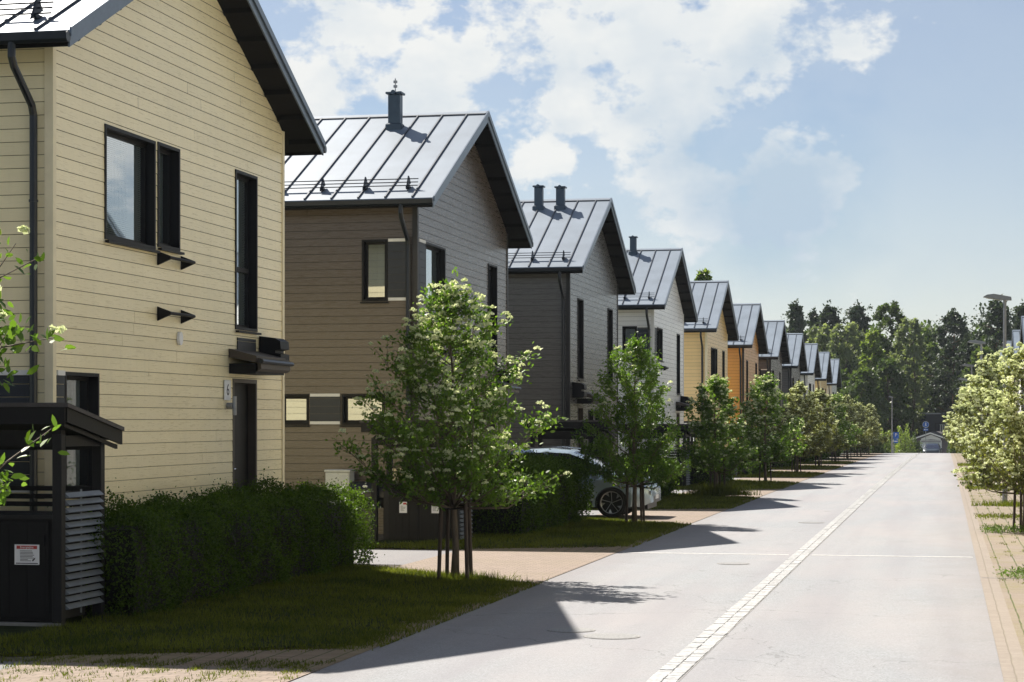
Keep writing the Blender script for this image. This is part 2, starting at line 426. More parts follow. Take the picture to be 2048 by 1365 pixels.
class MBT(MB):
    """builder in wall coordinates: u along the wall, d outwards, z up"""
    def __init__(s, T): super().__init__(); s.T = T
    def b(s, u0, u1, d0, d1, z0, z1, mi=0):
        n = len(s.v)
        for z in (z0, z1):
            for u, d in ((u0, d0), (u1, d0), (u1, d1), (u0, d1)): s.v.append(s.T(u, d, z))
        for f in ((0, 3, 2, 1), (4, 5, 6, 7), (0, 1, 5, 4), (1, 2, 6, 5), (2, 3, 7, 6), (3, 0, 4, 7)):
            s.f.append(tuple(n + i for i in f)); s.m.append(mi)
    def q(s, pts, mi=0): s.poly([s.T(*p) for p in pts], mi)

def boards(mb, ulim, z0, z1, openings):
    """lap boards between z0 and z1; ulim(z) gives the wall's extent; openings are (u0,u1,z0,z1)"""
    z = z0
    while z < z1 - .01:
        a, b = z, min(z + BP, z1); t = min(b, a + BP - .008)
        cuts = sorted({a, t, b} | {c for o in openings for c in o[2:4] if a < c < b})
        for c0, c1 in zip(cuts, cuts[1:]):
            mid = (c0 + c1) / 2; groove = mid > t
            l0, r0 = ulim(c0); l1, r1 = ulim(c1)
            spans = [(l0, r0, l1, r1)]
            for o in sorted(openings):
                if o[2] <= mid <= o[3]:
                    ns = []
                    for s in spans:
                        if o[1] <= min(s[0], s[2]) or o[0] >= max(s[1], s[3]): ns.append(s); continue
                        if o[0] > s[0]: ns.append((s[0], o[0], s[2], o[0]))
                        if o[1] < s[1]: ns.append((o[1], s[1], o[1], s[3]))
                    spans = ns
            if not groove:
                ns = []
                for s in spans:
                    h_ = math.sin(round(a * 633) * 12.9898 + s[0] * 3.1) * 43758.5453; jt = s[0] + 1.8 + (h_ - math.floor(h_)) * 8
                    if JOINTS and jt < min(s[1], s[3]) - .5 and jt > max(s[0], s[2]) + .3: ns += [(s[0], jt - .003, s[2], jt - .003), (jt + .003, s[1], jt + .003, s[3])]; mb.q([(jt - .003, -.01, c0), (jt + .003, -.01, c0), (jt + .003, -.01, c1), (jt - .003, -.01, c1)], 1)
                    else: ns.append(s)
                spans = ns
            for s in spans:
                if s[1] - s[0] < .003 and s[3] - s[2] < .003: continue
                if groove: mb.q([(s[0], -.014, c0), (s[1], -.014, c0), (s[3], -.014, c1), (s[2], -.014, c1)], 1)
                else:
                    k0 = .004 * (1 - (c0 - a) / BP); k1 = .004 * (1 - (c1 - a) / BP)
                    mb.q([(s[0], k0, c0), (s[1], k0, c0), (s[3], k1, c1), (s[2], k1, c1)], 0)
                    if c0 == a: mb.q([(s[0], -.014, c0), (s[1], -.014, c0), (s[1], k0, c0), (s[0], k0, c0)], 1)
                    if c1 == t: mb.q([(s[2], -.014, c1), (s[3], -.014, c1), (s[3], k1, c1), (s[2], k1, c1)], 0)
        z += BP

def window(parent, T, u0, u1, z0, z1, kind='blind', split=None, depth=.12, sill=True, ext=.02):
    w = MBT(T); t = .042
    w.b(u0, u0 + t, -depth, ext, z0, z1); w.b(u1 - t, u1, -depth, ext, z0, z1)
    w.b(u0 + t, u1 - t, -depth, ext, z1 - t, z1); w.b(u0 + t, u1 - t, -depth, ext, z0, z0 + t)
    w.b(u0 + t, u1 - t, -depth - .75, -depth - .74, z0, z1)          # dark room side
    a = .05
    for x0, x1 in ((u0 + t, u0 + t + a), (u1 - t - a, u1 - t)): w.b(x0, x1, -depth - .04, -depth + .015, z0 + t, z1 - t)
    zs = [z0 + t, z1 - t]
    w.b(u0 + t + a, u1 - t - a, -depth - .04, -depth + .015, zs[0], zs[0] + a); w.b(u0 + t + a, u1 - t - a, -depth - .04, -depth + .015, zs[1] - a, zs[1])
    if split: w.b(u0 + t + a, u1 - t - a, -depth - .04, -depth + .03, split - .035, split + .035)
    # closed box behind the pane so nothing shines through
    w.b(u0 - .01, u0 + .0, -depth - .75, -depth, z0, z1); w.b(u1, u1 + .01, -depth - .75, -depth, z0, z1)
    w.b(u0, u1, -depth - .75, -depth, z1 - .01, z1); w.b(u0, u1, -depth - .75, -depth, z0, z0 + .01)
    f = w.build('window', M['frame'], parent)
    p = MBT(T); p.q([(u0 + t, -depth - .01, z0 + t), (u1 - t, -depth - .01, z0 + t), (u1 - t, -depth - .01, z1 - t), (u0 + t, -depth - .01, z1 - t)])
    p.build('pane', M['pane'], f)
    wd = u1 - u0
    if kind in ('blind', 'half'):
        b = MBT(T); zb = z0 + .08 if kind == 'blind' else (z0 + z1) / 2
        z = z1 - .09
        while z > zb:
            b.q([(u0 + .1, -depth - .045, z), (u1 - .1, -depth - .045, z), (u1 - .1, -depth - .035, z - .024), (u0 + .1, -depth - .035, z - .024)]); z -= .026
        b.build('blind', M['blind'], f)
    if kind in ('curtain', 'blind'):
        b = MBT(T); n = 10; cw = min(.3, wd * .3); us = [u1 - .1 - cw + cw * i / n for i in range(n + 1)]
        for i in range(n):
            d0 = -depth - .10 - .03 * math.sin(i * 1.9); d1 = -depth - .10 - .03 * math.sin((i + 1) * 1.9)
            b.q([(us[i], d0, z0 + .06), (us[i + 1], d1, z0 + .06), (us[i + 1], d1, z1 - .06), (us[i], d0, z1 - .06)])
        b.build('curtain', M['curtain'], f)
    if sill:
        s = MBT(T); n = len(s.v)
        s.b(u0 - .02, u1 + .02, ext + .001, .075, z0 - .045, z0 - .015); s.build('sill', M['frame'], f)
    return f

def corner_panel(parent, T, u0, u1, z0, z1, strips=True):
    p = MBT(T); z = z0 + .05
    while z < z1 - .06:
        p.b(u0, u1, .006, .022, z, min(z + .148, z1 - .05)); z += .155
    o = p.build('slate_panel', M['panel'], parent)
    if strips:
        for za, zb_ in ((z1 - .048, z1 + .012), (z0 - .012, z0 + .048)):
            s = MBT(T); s.b(u0 + .01, u1 - .01, .006, .034, za, zb_); s.build('trim_strip', M['whitetrim'], o)
    return o

def canopy(parent, y0, y1, boxy):
    m = MB()
    m.prism([(0.01, 3.27), (.44, 3.16), (.44, 3.06), (.01, 3.14)], 'y', y0, y1)          # sloped board top
    m.box(.01, .42, y0 + .02, y1 - .02, 2.9, 3.05, 1)
    m.prism([(.442, 3.13), (.50, 3.12), (.50, 2.97), (.442, 2.93)], 'y', y0 + .05, y1 + .05, 0)
    c = m.build('canopy', [M['browntrim'], M['black']], parent)
    g = MB(); g.tube([(.52, y0, 3.08), (.52, y1 + .08, 3.07)], .035, 8); g.build('gutter', M['gutter'], c)
    v = MB(); y = boxy
    v.prism([(.02, 3.06), (.33, 3.06), (.37, 3.11), (.37, 3.23), (.28, 3.25), (.28, 3.29), (.37, 3.31), (.36, 3.43), (.27, 3.48), (.02, 3.51)], 'y', y, y + .42)
    v.build('vent_hood', M['frame'], parent)

def escape_step(parent, y, z):
    m = MB(); w = .92
    for yy in (y, y + w - .05):
        m.prism([(0.01, z - .10), (.01, z + .09), (.2, z + .02), (.2, z - .02)], 'y', yy, yy + .04)
    m.tube([(.19, y - .02, z), (.19, y + w + .0, z)], .022, 8)
    m.build('escape_step', M['black'], parent)

def make_house(name, loc, rz, wall, spec, label, group, chims=(), detail=True):
    h = empty(name, loc, rz); tag(h, label, 'house', group)
    TG = lambda u, d, z: (d, u, z)
    TS = lambda u, d, z: (u, -HW - d, z)
    TN = lambda u, d, z: (u, HW + d, z)
    TB = lambda u, d, z: (-DEP - d, u, z)
    under = lambda y: ZR - .17 - SLOPE * abs(y)
    gm = {M['cream']: M['gap_cream'], M['yellow']: M['gap_cream'], M['white']: M['gap_white'], M['orange']: M['gap_orange']}.get(wall, M['gap'])
    gop = [w[:4] for w in spec['gable']] + [spec['door']]
    sop = [w[:4] for w in spec['side']]
    def glim(z):
        m = min(HW, max(.0, (ZR - .17 - z) / SLOPE)); return (-m, m)
    g = MBT(TG); boards(g, glim, -1.1, ZR - .17, gop)
    g.build('gable_wall', [wall, gm], h)
    s = MBT(TS); boards(s, lambda z: (-DEP, 0), -1.1, under(HW), sop); s.build('side_wall', [wall, gm], h)
    b = MBT(TN); boards(b, lambda z: (-DEP, 0), -1.1, under(HW), [])
    b.T = TB; boards(b, glim, -1.1, ZR - .17, []); b.build('back_wall', [wall, gm], h)
    # corner boards
    tr = spec['trim']
    for sy in (-1, 1):
        c = MB(); y = sy * HW
        c.box(-.001, .020, min(y, y - sy * .075), max(y, y - sy * .075), -1.1, under(HW) - .003)
        c.box(-.09, .020, min(y + sy * .001, y + sy * .020), max(y + sy * .001, y + sy * .020), -1.1, under(HW) - .003)
        c.build('corner_board', tr, h)
    # roof
    X0, X1 = -DEP - .45, .47
    r = MB(); t = .03
    for sy in (-1, 1):
        r.prism([(0, ZR), (sy * EW, ZE), (sy * EW, ZE - t), (0, ZR - t)], 'x', X0, X1, 0)
        x = X1 - .42
        while x > X0 + .1:
            r.prism([(sy * .10, ZR - .10 * SLOPE + .001), (sy * (EW - .02), ZE + .012), (sy * (EW - .02), ZE + .045), (sy * .10, ZR - .10 * SLOPE + .034)], 'x', x - .014, x + .014, 1)
            x -= .56
        r.prism([(0, ZR + .03), (sy * .14, ZR - .14 * SLOPE + .035), (sy * .14, ZR - .14 * SLOPE + .002), (0, ZR + .002)], 'x', X0 - .01, X1 + .012, 0)
        r.prism([(sy * .142, ZR - .142 * SLOPE + .034), (sy * .165, ZR - .165 * SLOPE + .03), (sy * .165, ZR - .165 * SLOPE + .001), (sy * .142, ZR - .142 * SLOPE + .001)], 'x', X0, X1, 1)
    ro = r.build('roof', [M['roof'], M['seam']], h)
    for sy in (-1, 1):
        f = MB()
        for xa, xb in ((X1 + .001, X1 + .024),):
            f.prism([(0, ZR + .0), (sy * (EW + .0), ZE + .0), (sy * (EW + .0), ZE - .20), (0, ZR - .22)], 'x', xa, xb)
        for xa, xb in ((X1 + .0245, X1 + .05),):
            f.prism([(0, ZR + .036), (sy * (EW + .01), ZE + .03), (sy * (EW + .01), ZE - .075), (0, ZR - .085)], 'x', xa, xb)
        f.build('rake_board', M['rake'], ro)
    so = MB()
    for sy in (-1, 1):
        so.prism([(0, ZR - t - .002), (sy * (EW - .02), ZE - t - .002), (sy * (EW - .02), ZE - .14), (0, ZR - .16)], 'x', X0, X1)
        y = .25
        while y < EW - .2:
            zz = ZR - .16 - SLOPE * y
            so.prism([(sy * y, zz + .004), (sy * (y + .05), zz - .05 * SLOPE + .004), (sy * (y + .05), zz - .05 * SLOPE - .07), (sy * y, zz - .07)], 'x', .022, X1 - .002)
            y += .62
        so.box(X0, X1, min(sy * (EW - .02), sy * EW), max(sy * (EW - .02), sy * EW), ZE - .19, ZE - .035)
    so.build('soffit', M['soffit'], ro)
    for sy in (-1, 1):
        gt = MB(); yc = sy * (EW + .068)
        pts = [(yc - .065, ZE - .035), (yc - .058, ZE - .12), (yc - .02, ZE - .155), (yc + .03, ZE - .15), (yc + .062, ZE - .11), (yc + .07, ZE - .035), (yc + .055, ZE - .035), (yc + .045, ZE - .10), (yc, ZE - .135), (yc - .045, ZE - .105), (yc - .05, ZE - .035)]
        gt.prism(pts, 'x', X0, X1 + .03); gt.disc((X1 + .033, yc, ZE - .09), .064, 'x', 14)
        gt.build('gutter', M['gutter'], ro)
        dp = MB(); x = spec.get('spout', -.16) if sy < 0 else -.35
        y = sy * (HW + .085)
        dp.tube([(x, yc, ZE - .13), (x, yc, ZE - .30), (x, yc - sy * .06, ZE - .40), (x, y + sy * .05, ZE - .78), (x, y, ZE - .90), (x, y, 4), (x, y, -.6)], .047, 10)
        for z in (1.2, 3.0, 4.8): dp.tube([(x, y, z), (x, y, z + .03)], .056, 10)
        dp.build('downspout', M['gutter'], h)
    # snow guard on the near slope
    ux, uz = math.cos(math.atan(SLOPE)), math.sin(math.atan(SLOPE))
    for sy in ((-1,) if not spec.get('mirror') else (1,)):
        sg = MB(); yb = sy * (EW - .50); zb = ZE + .50 * SLOPE
        for k in range(3): sg.tube([(X0 + .4, yb + sy * (.03 - .03 * k), zb + .06 + .07 * k), (X1 - .42, yb + sy * (.03 - .03 * k), zb + .06 + .07 * k)], .011, 6)
        x = X1 - .62
        while x > X0 + .4:
            sg.prism([(yb + sy * .17, zb - .17 * SLOPE + .05), (yb + sy * .05, zb + .04), (yb - sy * .16, zb + .16 * SLOPE + .05), (yb - sy * .05, zb + .24), (yb + sy * .0, zb + .26)], 'x', x - .012, x + .012)
            sg.box(x - .035, x + .035, yb - .09, yb + .09, zb - .0, zb + .05)
            x -= .9
        sg.build('snow_guard', M['gutter'], ro)
    for (cx, cy, hh, w, vane) in chims:
        zc = ZR - SLOPE * abs(cy) - .15
        m = MB(); m.box(cx - w / 2, cx + w / 2, cy - w / 2, cy + w / 2, zc, zc + hh, bev=.02)
        m.box(cx - w / 2 - .05, cx + w / 2 + .05, cy - w / 2 - .05, cy + w / 2 + .05, zc + .02, zc + .22, bev=.03)
        ch = m.build('chimney', M['chimney'], h)
        k = MB(); k.tube([(cx, cy - w * .78, zc + hh + .03), (cx, cy + w * .78, zc + hh + .03)], .05, 10); k.box(cx - w * .68, cx + w * .68, cy - w * .62, cy + w * .62, zc + hh, zc + hh + .05, bev=.01)
        k.build('chimney_cap', M['chimney'], ch)
        if vane:
            k = MB(); k.tube([(cx, cy, zc + hh + .05), (cx, cy, zc + hh + .36)], .012, 6)
            for zz in (.16, .26): k.tube([(cx, cy, zc + hh + zz), (cx, cy, zc + hh + zz + .05)], .045, 10)
            k.build('aerial', M['steel'], ch)
    # windows and door
    for w in spec['gable']:
        window(h, TG, *w[:4], *(w[4:] or ()))
    for w in spec['side']:
        window(h, TS, *w[:4], *(w[4:] or ()))
    for p in spec.get('gpanel', ()): corner_panel(h, TG, *p)
    for p in spec.get('spanel', ()): corner_panel(h, TS, *p)
    u0, u1, z0, z1 = spec['door']
    d = MBT(TG)
    d.b(u0, u0 + .06, -.17, .01, z0, z1, 1); d.b(u1 - .06, u1, -.17, .01, z0, z1, 1); d.b(u0 + .06, u1 - .06, -.17, .01, z1 - .06, z1, 1)
    d.b(u0 + .06, u1 - .06, -.16, -.12, z0, z1 - .06, 0)
    for k in range(5): d.b(u0 + .12, u1 - .12, -.119, -.112, z0 + .15 + k * .42, z0 + .5 + k * .42, 0)
    d.b(u0, u1, -.16, .25, z0 - .16, z0, 2)
    dr = d.build('door', [M['frame'], M['browntrim'], M['concrete']], h)
    hd = MB(); hd.tube([(-.11, u0 + .18, z0 + 1.02), (-.06, u0 + .18, z0 + 1.02), (-.06, u0 + .30, z0 + 1.02)], .012, 6)
    hd.build('handle', M['chromeish'], dr)
    for zz in (1.17, 1.30):
        hd = MB(); hd.disc((-.105, u0 + .18, z0 + zz), .022, 'x', 12, 0, .02); hd.build('lock', M['chromeish'], dr)
    canopy(h, *spec['canopy'])
    for s_ in spec.get('steps', ()): escape_step(h, *s_)
    nu = spec.get('number')
    if nu:
        m = MB(); m.box(.012, .03, nu[0] - .13, nu[0] + .13, 2.5, 2.80, bev=.005); pl = m.build('number_plate', M['signwhite'], h)
        text(nu[1], .24, (.031, nu[0], 2.65), (R(90), 0, R(90)), M['ink'], pl, .002, 'house_number')
        m = MB(); m.tube([(.01, nu[0] + .02, 2.42), (.09, nu[0] + .02, 2.42)], .045, 12); m.tube([(.11, nu[0] + .06, 2.28), (.11, nu[0] + .06, 2.56)], .032, 12); m.build('wall_lamp', M['steel'], h)
        m = MB()
        pts = [(-.26 + .07 * math.cos(a / 16 * 6.283), 3.34 + .095 * math.sin(a / 16 * 6.283)) for a in range(16)]
        m.prism(pts, 'x', .01, .05); m.build('alarm_unit', M['signwhite'], h)
    return h

TALL = (2.1, 3.06, 3.57, 5.97, 'blind', 4.5)
SP_A = dict(gable=[(-2.81, -1.12, 4.5, 5.96, 'blind'), (-1.03, -.22, 4.55, 5.97, 'curtain'), (2.06, 3.05, 3.57, 5.97, 'blind', 4.5), (-4.02, -3.0, 1.3, 2.79, 'curtain')],
            side=[(-2.4, -1.25, 1.4, 2.75, 'blind')], gpanel=[(-4.26, -4.04, 1.35, 2.79), (2.14, 2.97, 3.2, 3.5, False)], spanel=[(-1.2, -.2, 1.35, 2.79)],
            door=(1.96, 3.05, .45, 2.83), canopy=(1.77, 3.15, 3.12), steps=[(-1.05, 4.40), (-1.05, 3.65)], number=(1.68, '6'), trim=M['creamtrim'], spout=-.2)
SP_B = dict(gable=[(-3.72, -2.0, 4.75, 5.97, 'blind'), (2.2, 3.15, 3.57, 5.97, 'curtain', 4.5)],
            side=[(-1.15, -.61, 4.72, 5.97, 'blind'), (-2.9, -2.27, 2.22, 2.84), (-1.58, -.67, 2.22, 2.84)],
            gpanel=[(-4.26, -3.74, 4.75, 5.97)], spanel=[(-.6, -.2, 4.74, 5.97), (-2.25, -1.6, 2.24, 2.84)],
            door=(2.15, 3.1, .45, 2.83), canopy=(1.9, 3.3, 3.25), steps=[(-2.6, 4.5), (-2.6, 3.75)], trim=M['darktrim'])
SP_C = dict(gable=[(-3.05, -2.1, 3.6, 5.97, 'blind', 4.5), (2.35, 3.3, 3.6, 5.97, 'curtain', 4.5), (-1.2, -.4, 1.3, 2.75, 'blind'), (-.1, .8, 1.3, 2.75, 'curtain')],
            side=[], door=(-3.05, -2.1, .45, 2.83), canopy=(-3.2, -1.85, -4.0), trim=M['darktrim'])
def sp(base, **k): d = dict(base); d.update(k); return d

HX = -10.42
PIT = 17.12
def hy(i): return 27.08 if i == 1 else 27.18 + PIT * (i - 1)
def hz(i): return 9.21 - .1 * (i - 1) - ZR
LG = 'gabled row houses along the left of the street'
rows = [
    (0, 'dgrey', sp(SP_A, number=None, trim=M['darktrim']), 'gabled house out of frame at the left, shading the near cream house', []),
    (1, 'cream', SP_A, 'cream yellow gabled house nearest the camera, number 6 beside its dark door', [(-3.2, -1.2, 1.0, .3, False)]),
    (2, 'brown', SP_B, 'dark brown boarded house directly behind the near cream house, single chimney on bright roof', [(-1.42, -.78, .86, .27, True)]),
    (3, 'dgrey', SP_C, 'dark grey house with two chimneys and two slit windows in its gable', [(-1.62, -.62, .78, .25, False), (-.95, -.62, .74, .25, False)]),
    (4, 'white', sp(SP_B, trim=M['whitetrim']), 'white boarded house with slate corner panel, fourth along the row', [(-1.35, -.35, .74, .24, False)]),
    (5, 'yellow', sp(SP_A, side=[(-2.0, -.5, 1.6, 2.6, 'blind')], spanel=[], number=None, trim=M['creamtrim']), 'pale yellow house between the white house and the orange house', []),
    (6, 'orange', SP_C, 'orange boarded house with two slit windows, only orange one in the row', []),
    (7, 'brown', sp(SP_B), 'brown grey house just behind the orange house', []),
    (8, 'dgrey', sp(SP_B, side=[], spanel=[]), 'dark grey house second beyond the orange house', []),
    (9, 'white', sp(SP_A, side=[], spanel=[], number=None, trim=M['whitetrim']), 'small looking white house far down the row, before the last yellow one', []),
    (10, 'yellow', sp(SP_A, side=[], spanel=[], number=None), 'far yellow house, last but one of the left row', []),
    (11, 'white', sp(SP_A, side=[], spanel=[], number=None, trim=M['whitetrim']), 'farthest house of the left row, white under a pale metal roof', []),
]
for i, w, s, lab, ch in rows:
    make_house('row_house', (HX, hy(i), hz(i)), 0, M[w], s, lab, LG, ch)
# mirrored row on the right; the far ones show, the nearer ones stand out of frame and are reflected in the windows
far = {145.1: 'light roofed house of the right row between two others, behind the lamp and blossoming tree', 162.2: 'house of the right row just right of the nearest lamp post, second farthest roof', 179.3: 'farthest house of the right row, its roof seen against the lamp post', 128.0: 'house of the right row at the right frame edge, largest roof sliver there'}
for k in range(-3, 8):
    y = 59.5 + 17.12 * k
    lab = next((v for a, v in far.items() if abs(a - y) < 1), 'gabled house of the right row, out of frame and only reflected in windows')
    make_house('row_house', (4.75 + .3, y, 9.21 - .1 * ((y - 27.2) / PIT) - ZR), math.pi, M['white' if k == -3 else ['dgrey', 'white', 'cream', 'brown'][k % 4] if k >= 0 else 'cream'],
               sp(SP_C, trim=M['darktrim'], mirror=1), lab, 'gabled row houses along the right of the street')
# ------------------------------------------------------------------ ground
def ygrid(y0, y1, st=2.0):
    ys = [y0]; y = math.floor(y0 / st) * st + st
    while y < y1 - 1e-6: ys.append(y); y += st
    return ys + [y1]
def strip(name, xl, xr, y0, y1, dz, mat, st=2.0, kind='structure'):
    m = MB(); fl = xl if callable(xl) else (lambda y: xl); fr = xr if callable(xr) else (lambda y: xr)
    ys = ygrid(y0, y1, st)
    for a, b in zip(ys, ys[1:]):
        m.quad((fl(a), a, gzl(a) + dz), (fr(a), a, gzl(a) + dz), (fr(b), b, gzl(b) + dz), (fl(b), b, gzl(b) + dz))
    o = m.build(name, mat); tag(o, kind=kind); return o
def gzl(y):
    a = math.floor(y / 2) * 2; t = (y - a) / 2; return gz(a) * (1 - t) + gz(a + 2) * t
g = MB()
ys = ygrid(-60, 420); xs = [-400, -120, -40, -11, 5, 12, 60, 400]
for a, b in zip(ys, ys[1:]):
    for u, v in zip(xs, xs[1:]): g.quad((u, a, gz(a) - .012), (v, a, gz(a) - .012), (v, b, gz(b) - .012), (u, b, gz(b) - .012))
tag(g.build('ground', M['field']), kind='structure')
strip('yard_ground', -11.5, -5.4, -10, 192, -.008, M['soil'])
strip('road', -5.55, .50, -30, 196, 0.0, M['asphalt'])
c = MB()
for u, v in ((-60, 0), (0, 40)): c.quad((u, 196, gz(196) + .002), (v, 196, gz(196) + .002), (v, 204, gz(204) + .002), (u, 204, gz(204) + .002))
for u, v in ((-8, 2),): 
    for a, b in ((204, 206), (206, 216), (216, 226), (226, 236)): c.quad((u, a, gz(a) + .002), (v, a, gz(a) + .002), (v, b, gz(b) + .002), (u, b, gz(b) + .002))
tag(c.build('cross_street', M['asphalt2']), kind='structure')
strip('brick_verge', -8.35, -5.55, -10, 192, .004, M['paver'])
strip('kerb_course', .50, .74, -10, 194, .004, M['paver_edge'])
strip('pavement', .74, 4.6, -10, 194, .004, M['paver_walk'])
for k in range(0, 11):
    y0 = 28.0 + PIT * (k - 1)
    if k > 0: y0 -= 0
    strip('driveway', -11.4, -8.35, y0 + 3.2, y0 + 6.9, .004, M['asphalt2'])
    strip('driveway_brick', -8.35, -5.55, y0 + .2, y0 + 6.9, .008, M['paver_drive'])
rr = random.Random(4)
LAWN = []
for k in range(0, 11):
    off = PIT * (k - 1)
    def xr(y, off=off):
        t = y - off
        e = -5.92
        if t > 27.9: e = -5.92 - (t - 27.9) * 1.13
        if t < 19.5: e = -5.92 - (19.5 - t) * 2.2
        return e + .05 * math.sin(t * 5.1 + off) + .04 * math.sin(t * 13.7)
    strip('lawn', -10.45, xr, 18.2 + off, 30.9 + off, .024, M['lawn'], .25)
    LAWN.append((off, xr))
# sett channel down the middle of the road
rg = np.random.default_rng(3)
m = MB(); y = 8.0
strip('channel_bed', -2.535, -2.255, 6, 194, .003, M['joint'])
while y < 193:
    for x0 in (-2.53, -2.395):
        yy = y + (.05 if x0 > -2.5 else 0); L = rg.uniform(.098, .114); h = rg.uniform(.003, .010)
        j = rg.uniform(-.006, .006, 4); z = gzl(yy)
        m.box(x0 + j[0], x0 + .128 + j[1], yy, yy + L, z - .01, z + h + .004, bev=.004 if y < 45 else 0)
    y += .118
tag(m.build('sett_channel', M['sett']), kind='structure')
m = MB(); m.box(-5.45, -2.60, 34.97, 35.04, gzl(35) - .01, gzl(35) + .0045); m.box(-2.21, .45, 34.97, 35.04, gzl(35) - .01, gzl(35) + .0045)
tag(m.build('road_joint', M['seal']), kind='structure')
m = MB(); m.box(.52, 4.5, 30.3, 30.34, gzl(30) - .01, gzl(30) + .007)
tag(m.build('pavement_joint', M['iron']), kind='structure')
MAN = [(-3.42, 21.2, .30, 'round iron cover in the sunlit road nearest the camera'), (-3.95, 21.75, .26, 'round iron cover at the edge of the gable shadow on the road'), (-3.3, 32.6, .26, 'iron cover on the road just before the pale cross joint'), (-2.95, 46.6, .30, 'iron cover beside the sett channel, farther up the road')]
for x, y, r_, lab in MAN:
    m = MB(); z = gzl(y)
    m.disc((x, y, z), r_, 'z', 28, 0, .012); m.disc((x, y, z + .001), r_ * .9, 'z', 28, 1, .014)
    tag(m.build('manhole_cover', [M['joint'], M['iron']]), lab, 'manhole cover', 'iron covers set in the road')

# grass blades
def blades(P, h, w, rng):
    n = len(P); a = rng.uniform(0, 6.283, n); hh = h * rng.uniform(.45, 1.25, n); ln = rng.normal(0, .35, (n, 2)) * hh[:, None]
    V = np.zeros((n, 3, 3)); V[:] = P[:, None]
    V[:, 0, 0] -= np.cos(a) * w / 2; V[:, 0, 1] -= np.sin(a) * w / 2; V[:, 1, 0] += np.cos(a) * w / 2; V[:, 1, 1] += np.sin(a) * w / 2
    V[:, 2, 2] += hh; V[:, 2, 0] += ln[:, 0]; V[:, 2, 1] += ln[:, 1]
    return V.reshape(-1, 3)
rng = np.random.default_rng(11)
GV = []
GZ = np.vectorize(gzl)
for k, (off, xr) in enumerate(LAWN[:8]):
    n = (9000, 85000, 42000, 22000, 12000, 8000, 6000, 5000)[k]; sc_ = (1, 1, 1.6, 2.3, 3, 3.6, 4, 4)[k]
    y = rng.uniform(17.9, 30.8, n) + off
    e = np.array([xr(v) for v in y]); x = e + .06 - rng.power(1.0, n) * 3.6
    x = np.where(rng.random(n) < .16, e + rng.exponential(.15, n), x); x = np.minimum(x, -5.5)
    P = np.stack([x, y, GZ(y) + .022], 1)
    P[:, 2] = np.where(x > e, GZ(y) + .004, P[:, 2])
    # clumps: thin out by a smooth field
    fld = np.sin(x * 2.3 + y * .7) * np.cos(y * 1.9 - x) * .5 + .5
    keep = rng.random(n) < .45 + .55 * fld
    P = P[keep]; GV.append(blades(P, .055 * (1 + .25 * sc_) * .8, .011 * sc_, rng))
# stray tufts in the brick joints
for (x0, x1, y0, y1, n, cl) in ((-9.6, -5.6, 14.6, 18.3, 190, 24), (-8.2, -5.6, 28.4, 29.3, 20, 20), (.8, 3.2, 18, 33, 60, 16), (.8, 3.4, 34, 70, 240, 16), (.8, 3.6, 70, 120, 260, 20)):
    for _ in range(n):
        cx, cy = rng.uniform(x0, x1), rng.uniform(y0, y1)
        if x0 > 0 and rng.random() < .6: cx = .80 + .28 * rng.integers(0, 12)
        if x0 < -9 : cy = y1 - abs(rng.normal(0, .9))
        P = np.stack([rng.normal(cx, .035, cl), rng.normal(cy, .09, cl), np.full(cl, gzl(cy) + .004)], 1)
        GV.append(blades(P, .035, .010, rng))
tag(npmesh('grass', np.concatenate(GV), 3, M['grassblade']), 'short grass of the verges with tufts creeping into the brick joints', 'grass', kind='stuff')
def tuft(name, cx, cy, rx, ry, h, n, w, lab, cat, mat, leafy=False, grp=None):
    P = np.stack([rng.normal(cx, rx, n), rng.normal(cy, ry, n), np.zeros(n)], 1)
    if cx > 0: P[:, 0] = np.where(P[:, 0] < .7, 1.4 - P[:, 0] + .1, P[:, 0]); P[:, 2] = GZ(P[:, 1]) + .006
    V = blades(P, h, w, rng)
    if leafy:
        Q = P + np.stack([rng.normal(0, .03, n), rng.normal(0, .03, n), rng.uniform(.01, h, n)], 1)
        V = scatter(rng, Q, .06, LEAF4).reshape(-1, 4, 3)[:, :3].reshape(-1, 3)
    o = npmesh(name, V, 3, mat); tag(o, lab, cat, grp, 'stuff')
WG = 'weed tufts on the right pavement'
tuft('weed_tuft', 1.75, 43.2, .45, .35, .14, 1500, .02, 'leafy weeds around the foot of the nearest blossoming tree on the pavement', 'weeds', M['weed'], True, WG)
tuft('weed_tuft', .95, 43.3, .14, .5, .10, 350, .02, 'small weeds in the joint beside the road, level with the nearest right tree', 'weeds', M['weed'], True, WG)
tuft('weed_tuft', 1.3, 30.6, .28, .35, .10, 800, .015, 'weed patch on the pavement at the right frame edge', 'weeds', M['weed'], True, WG)
tuft('grass_tuft', 1.9, 57.4, .55, .35, .16, 1200, .02, 'grass patch around the foot of the nearest lamp post', 'grass', M['grassblade'], False, 'grass patches on the right pavement')
tuft('grass_tuft', 1.8, 73.6, .8, .9, .16, 1500, .03, 'grass patch around the second blossoming tree on the pavement', 'grass', M['grassblade'], False, 'grass patches on the right pavement')
tuft('grass_tuft', 1.8, 50.5, .8, .7, .05, 1200, .025, 'thin grass patch between the nearest right tree and the lamp post', 'grass', M['grassblade'], False, 'grass patches on the right pavement')
for yy, t in ((88, 'third'), (104, 'fourth'), (120, 'fifth')):
    tuft('grass_tuft', 1.9, yy, .8, 2.2, .14, 1300, .04, f'{t} grass patch along the right pavement, counted from the camera', 'grass', M['grassblade'], False, 'grass patches on the right pavement')
tuft('grass_tuft', -6.75, 62.4, .42, .35, .36, 1500, .022, 'tall bright grass clump at the foot of the third young tree', 'grass', M['grassblade'])
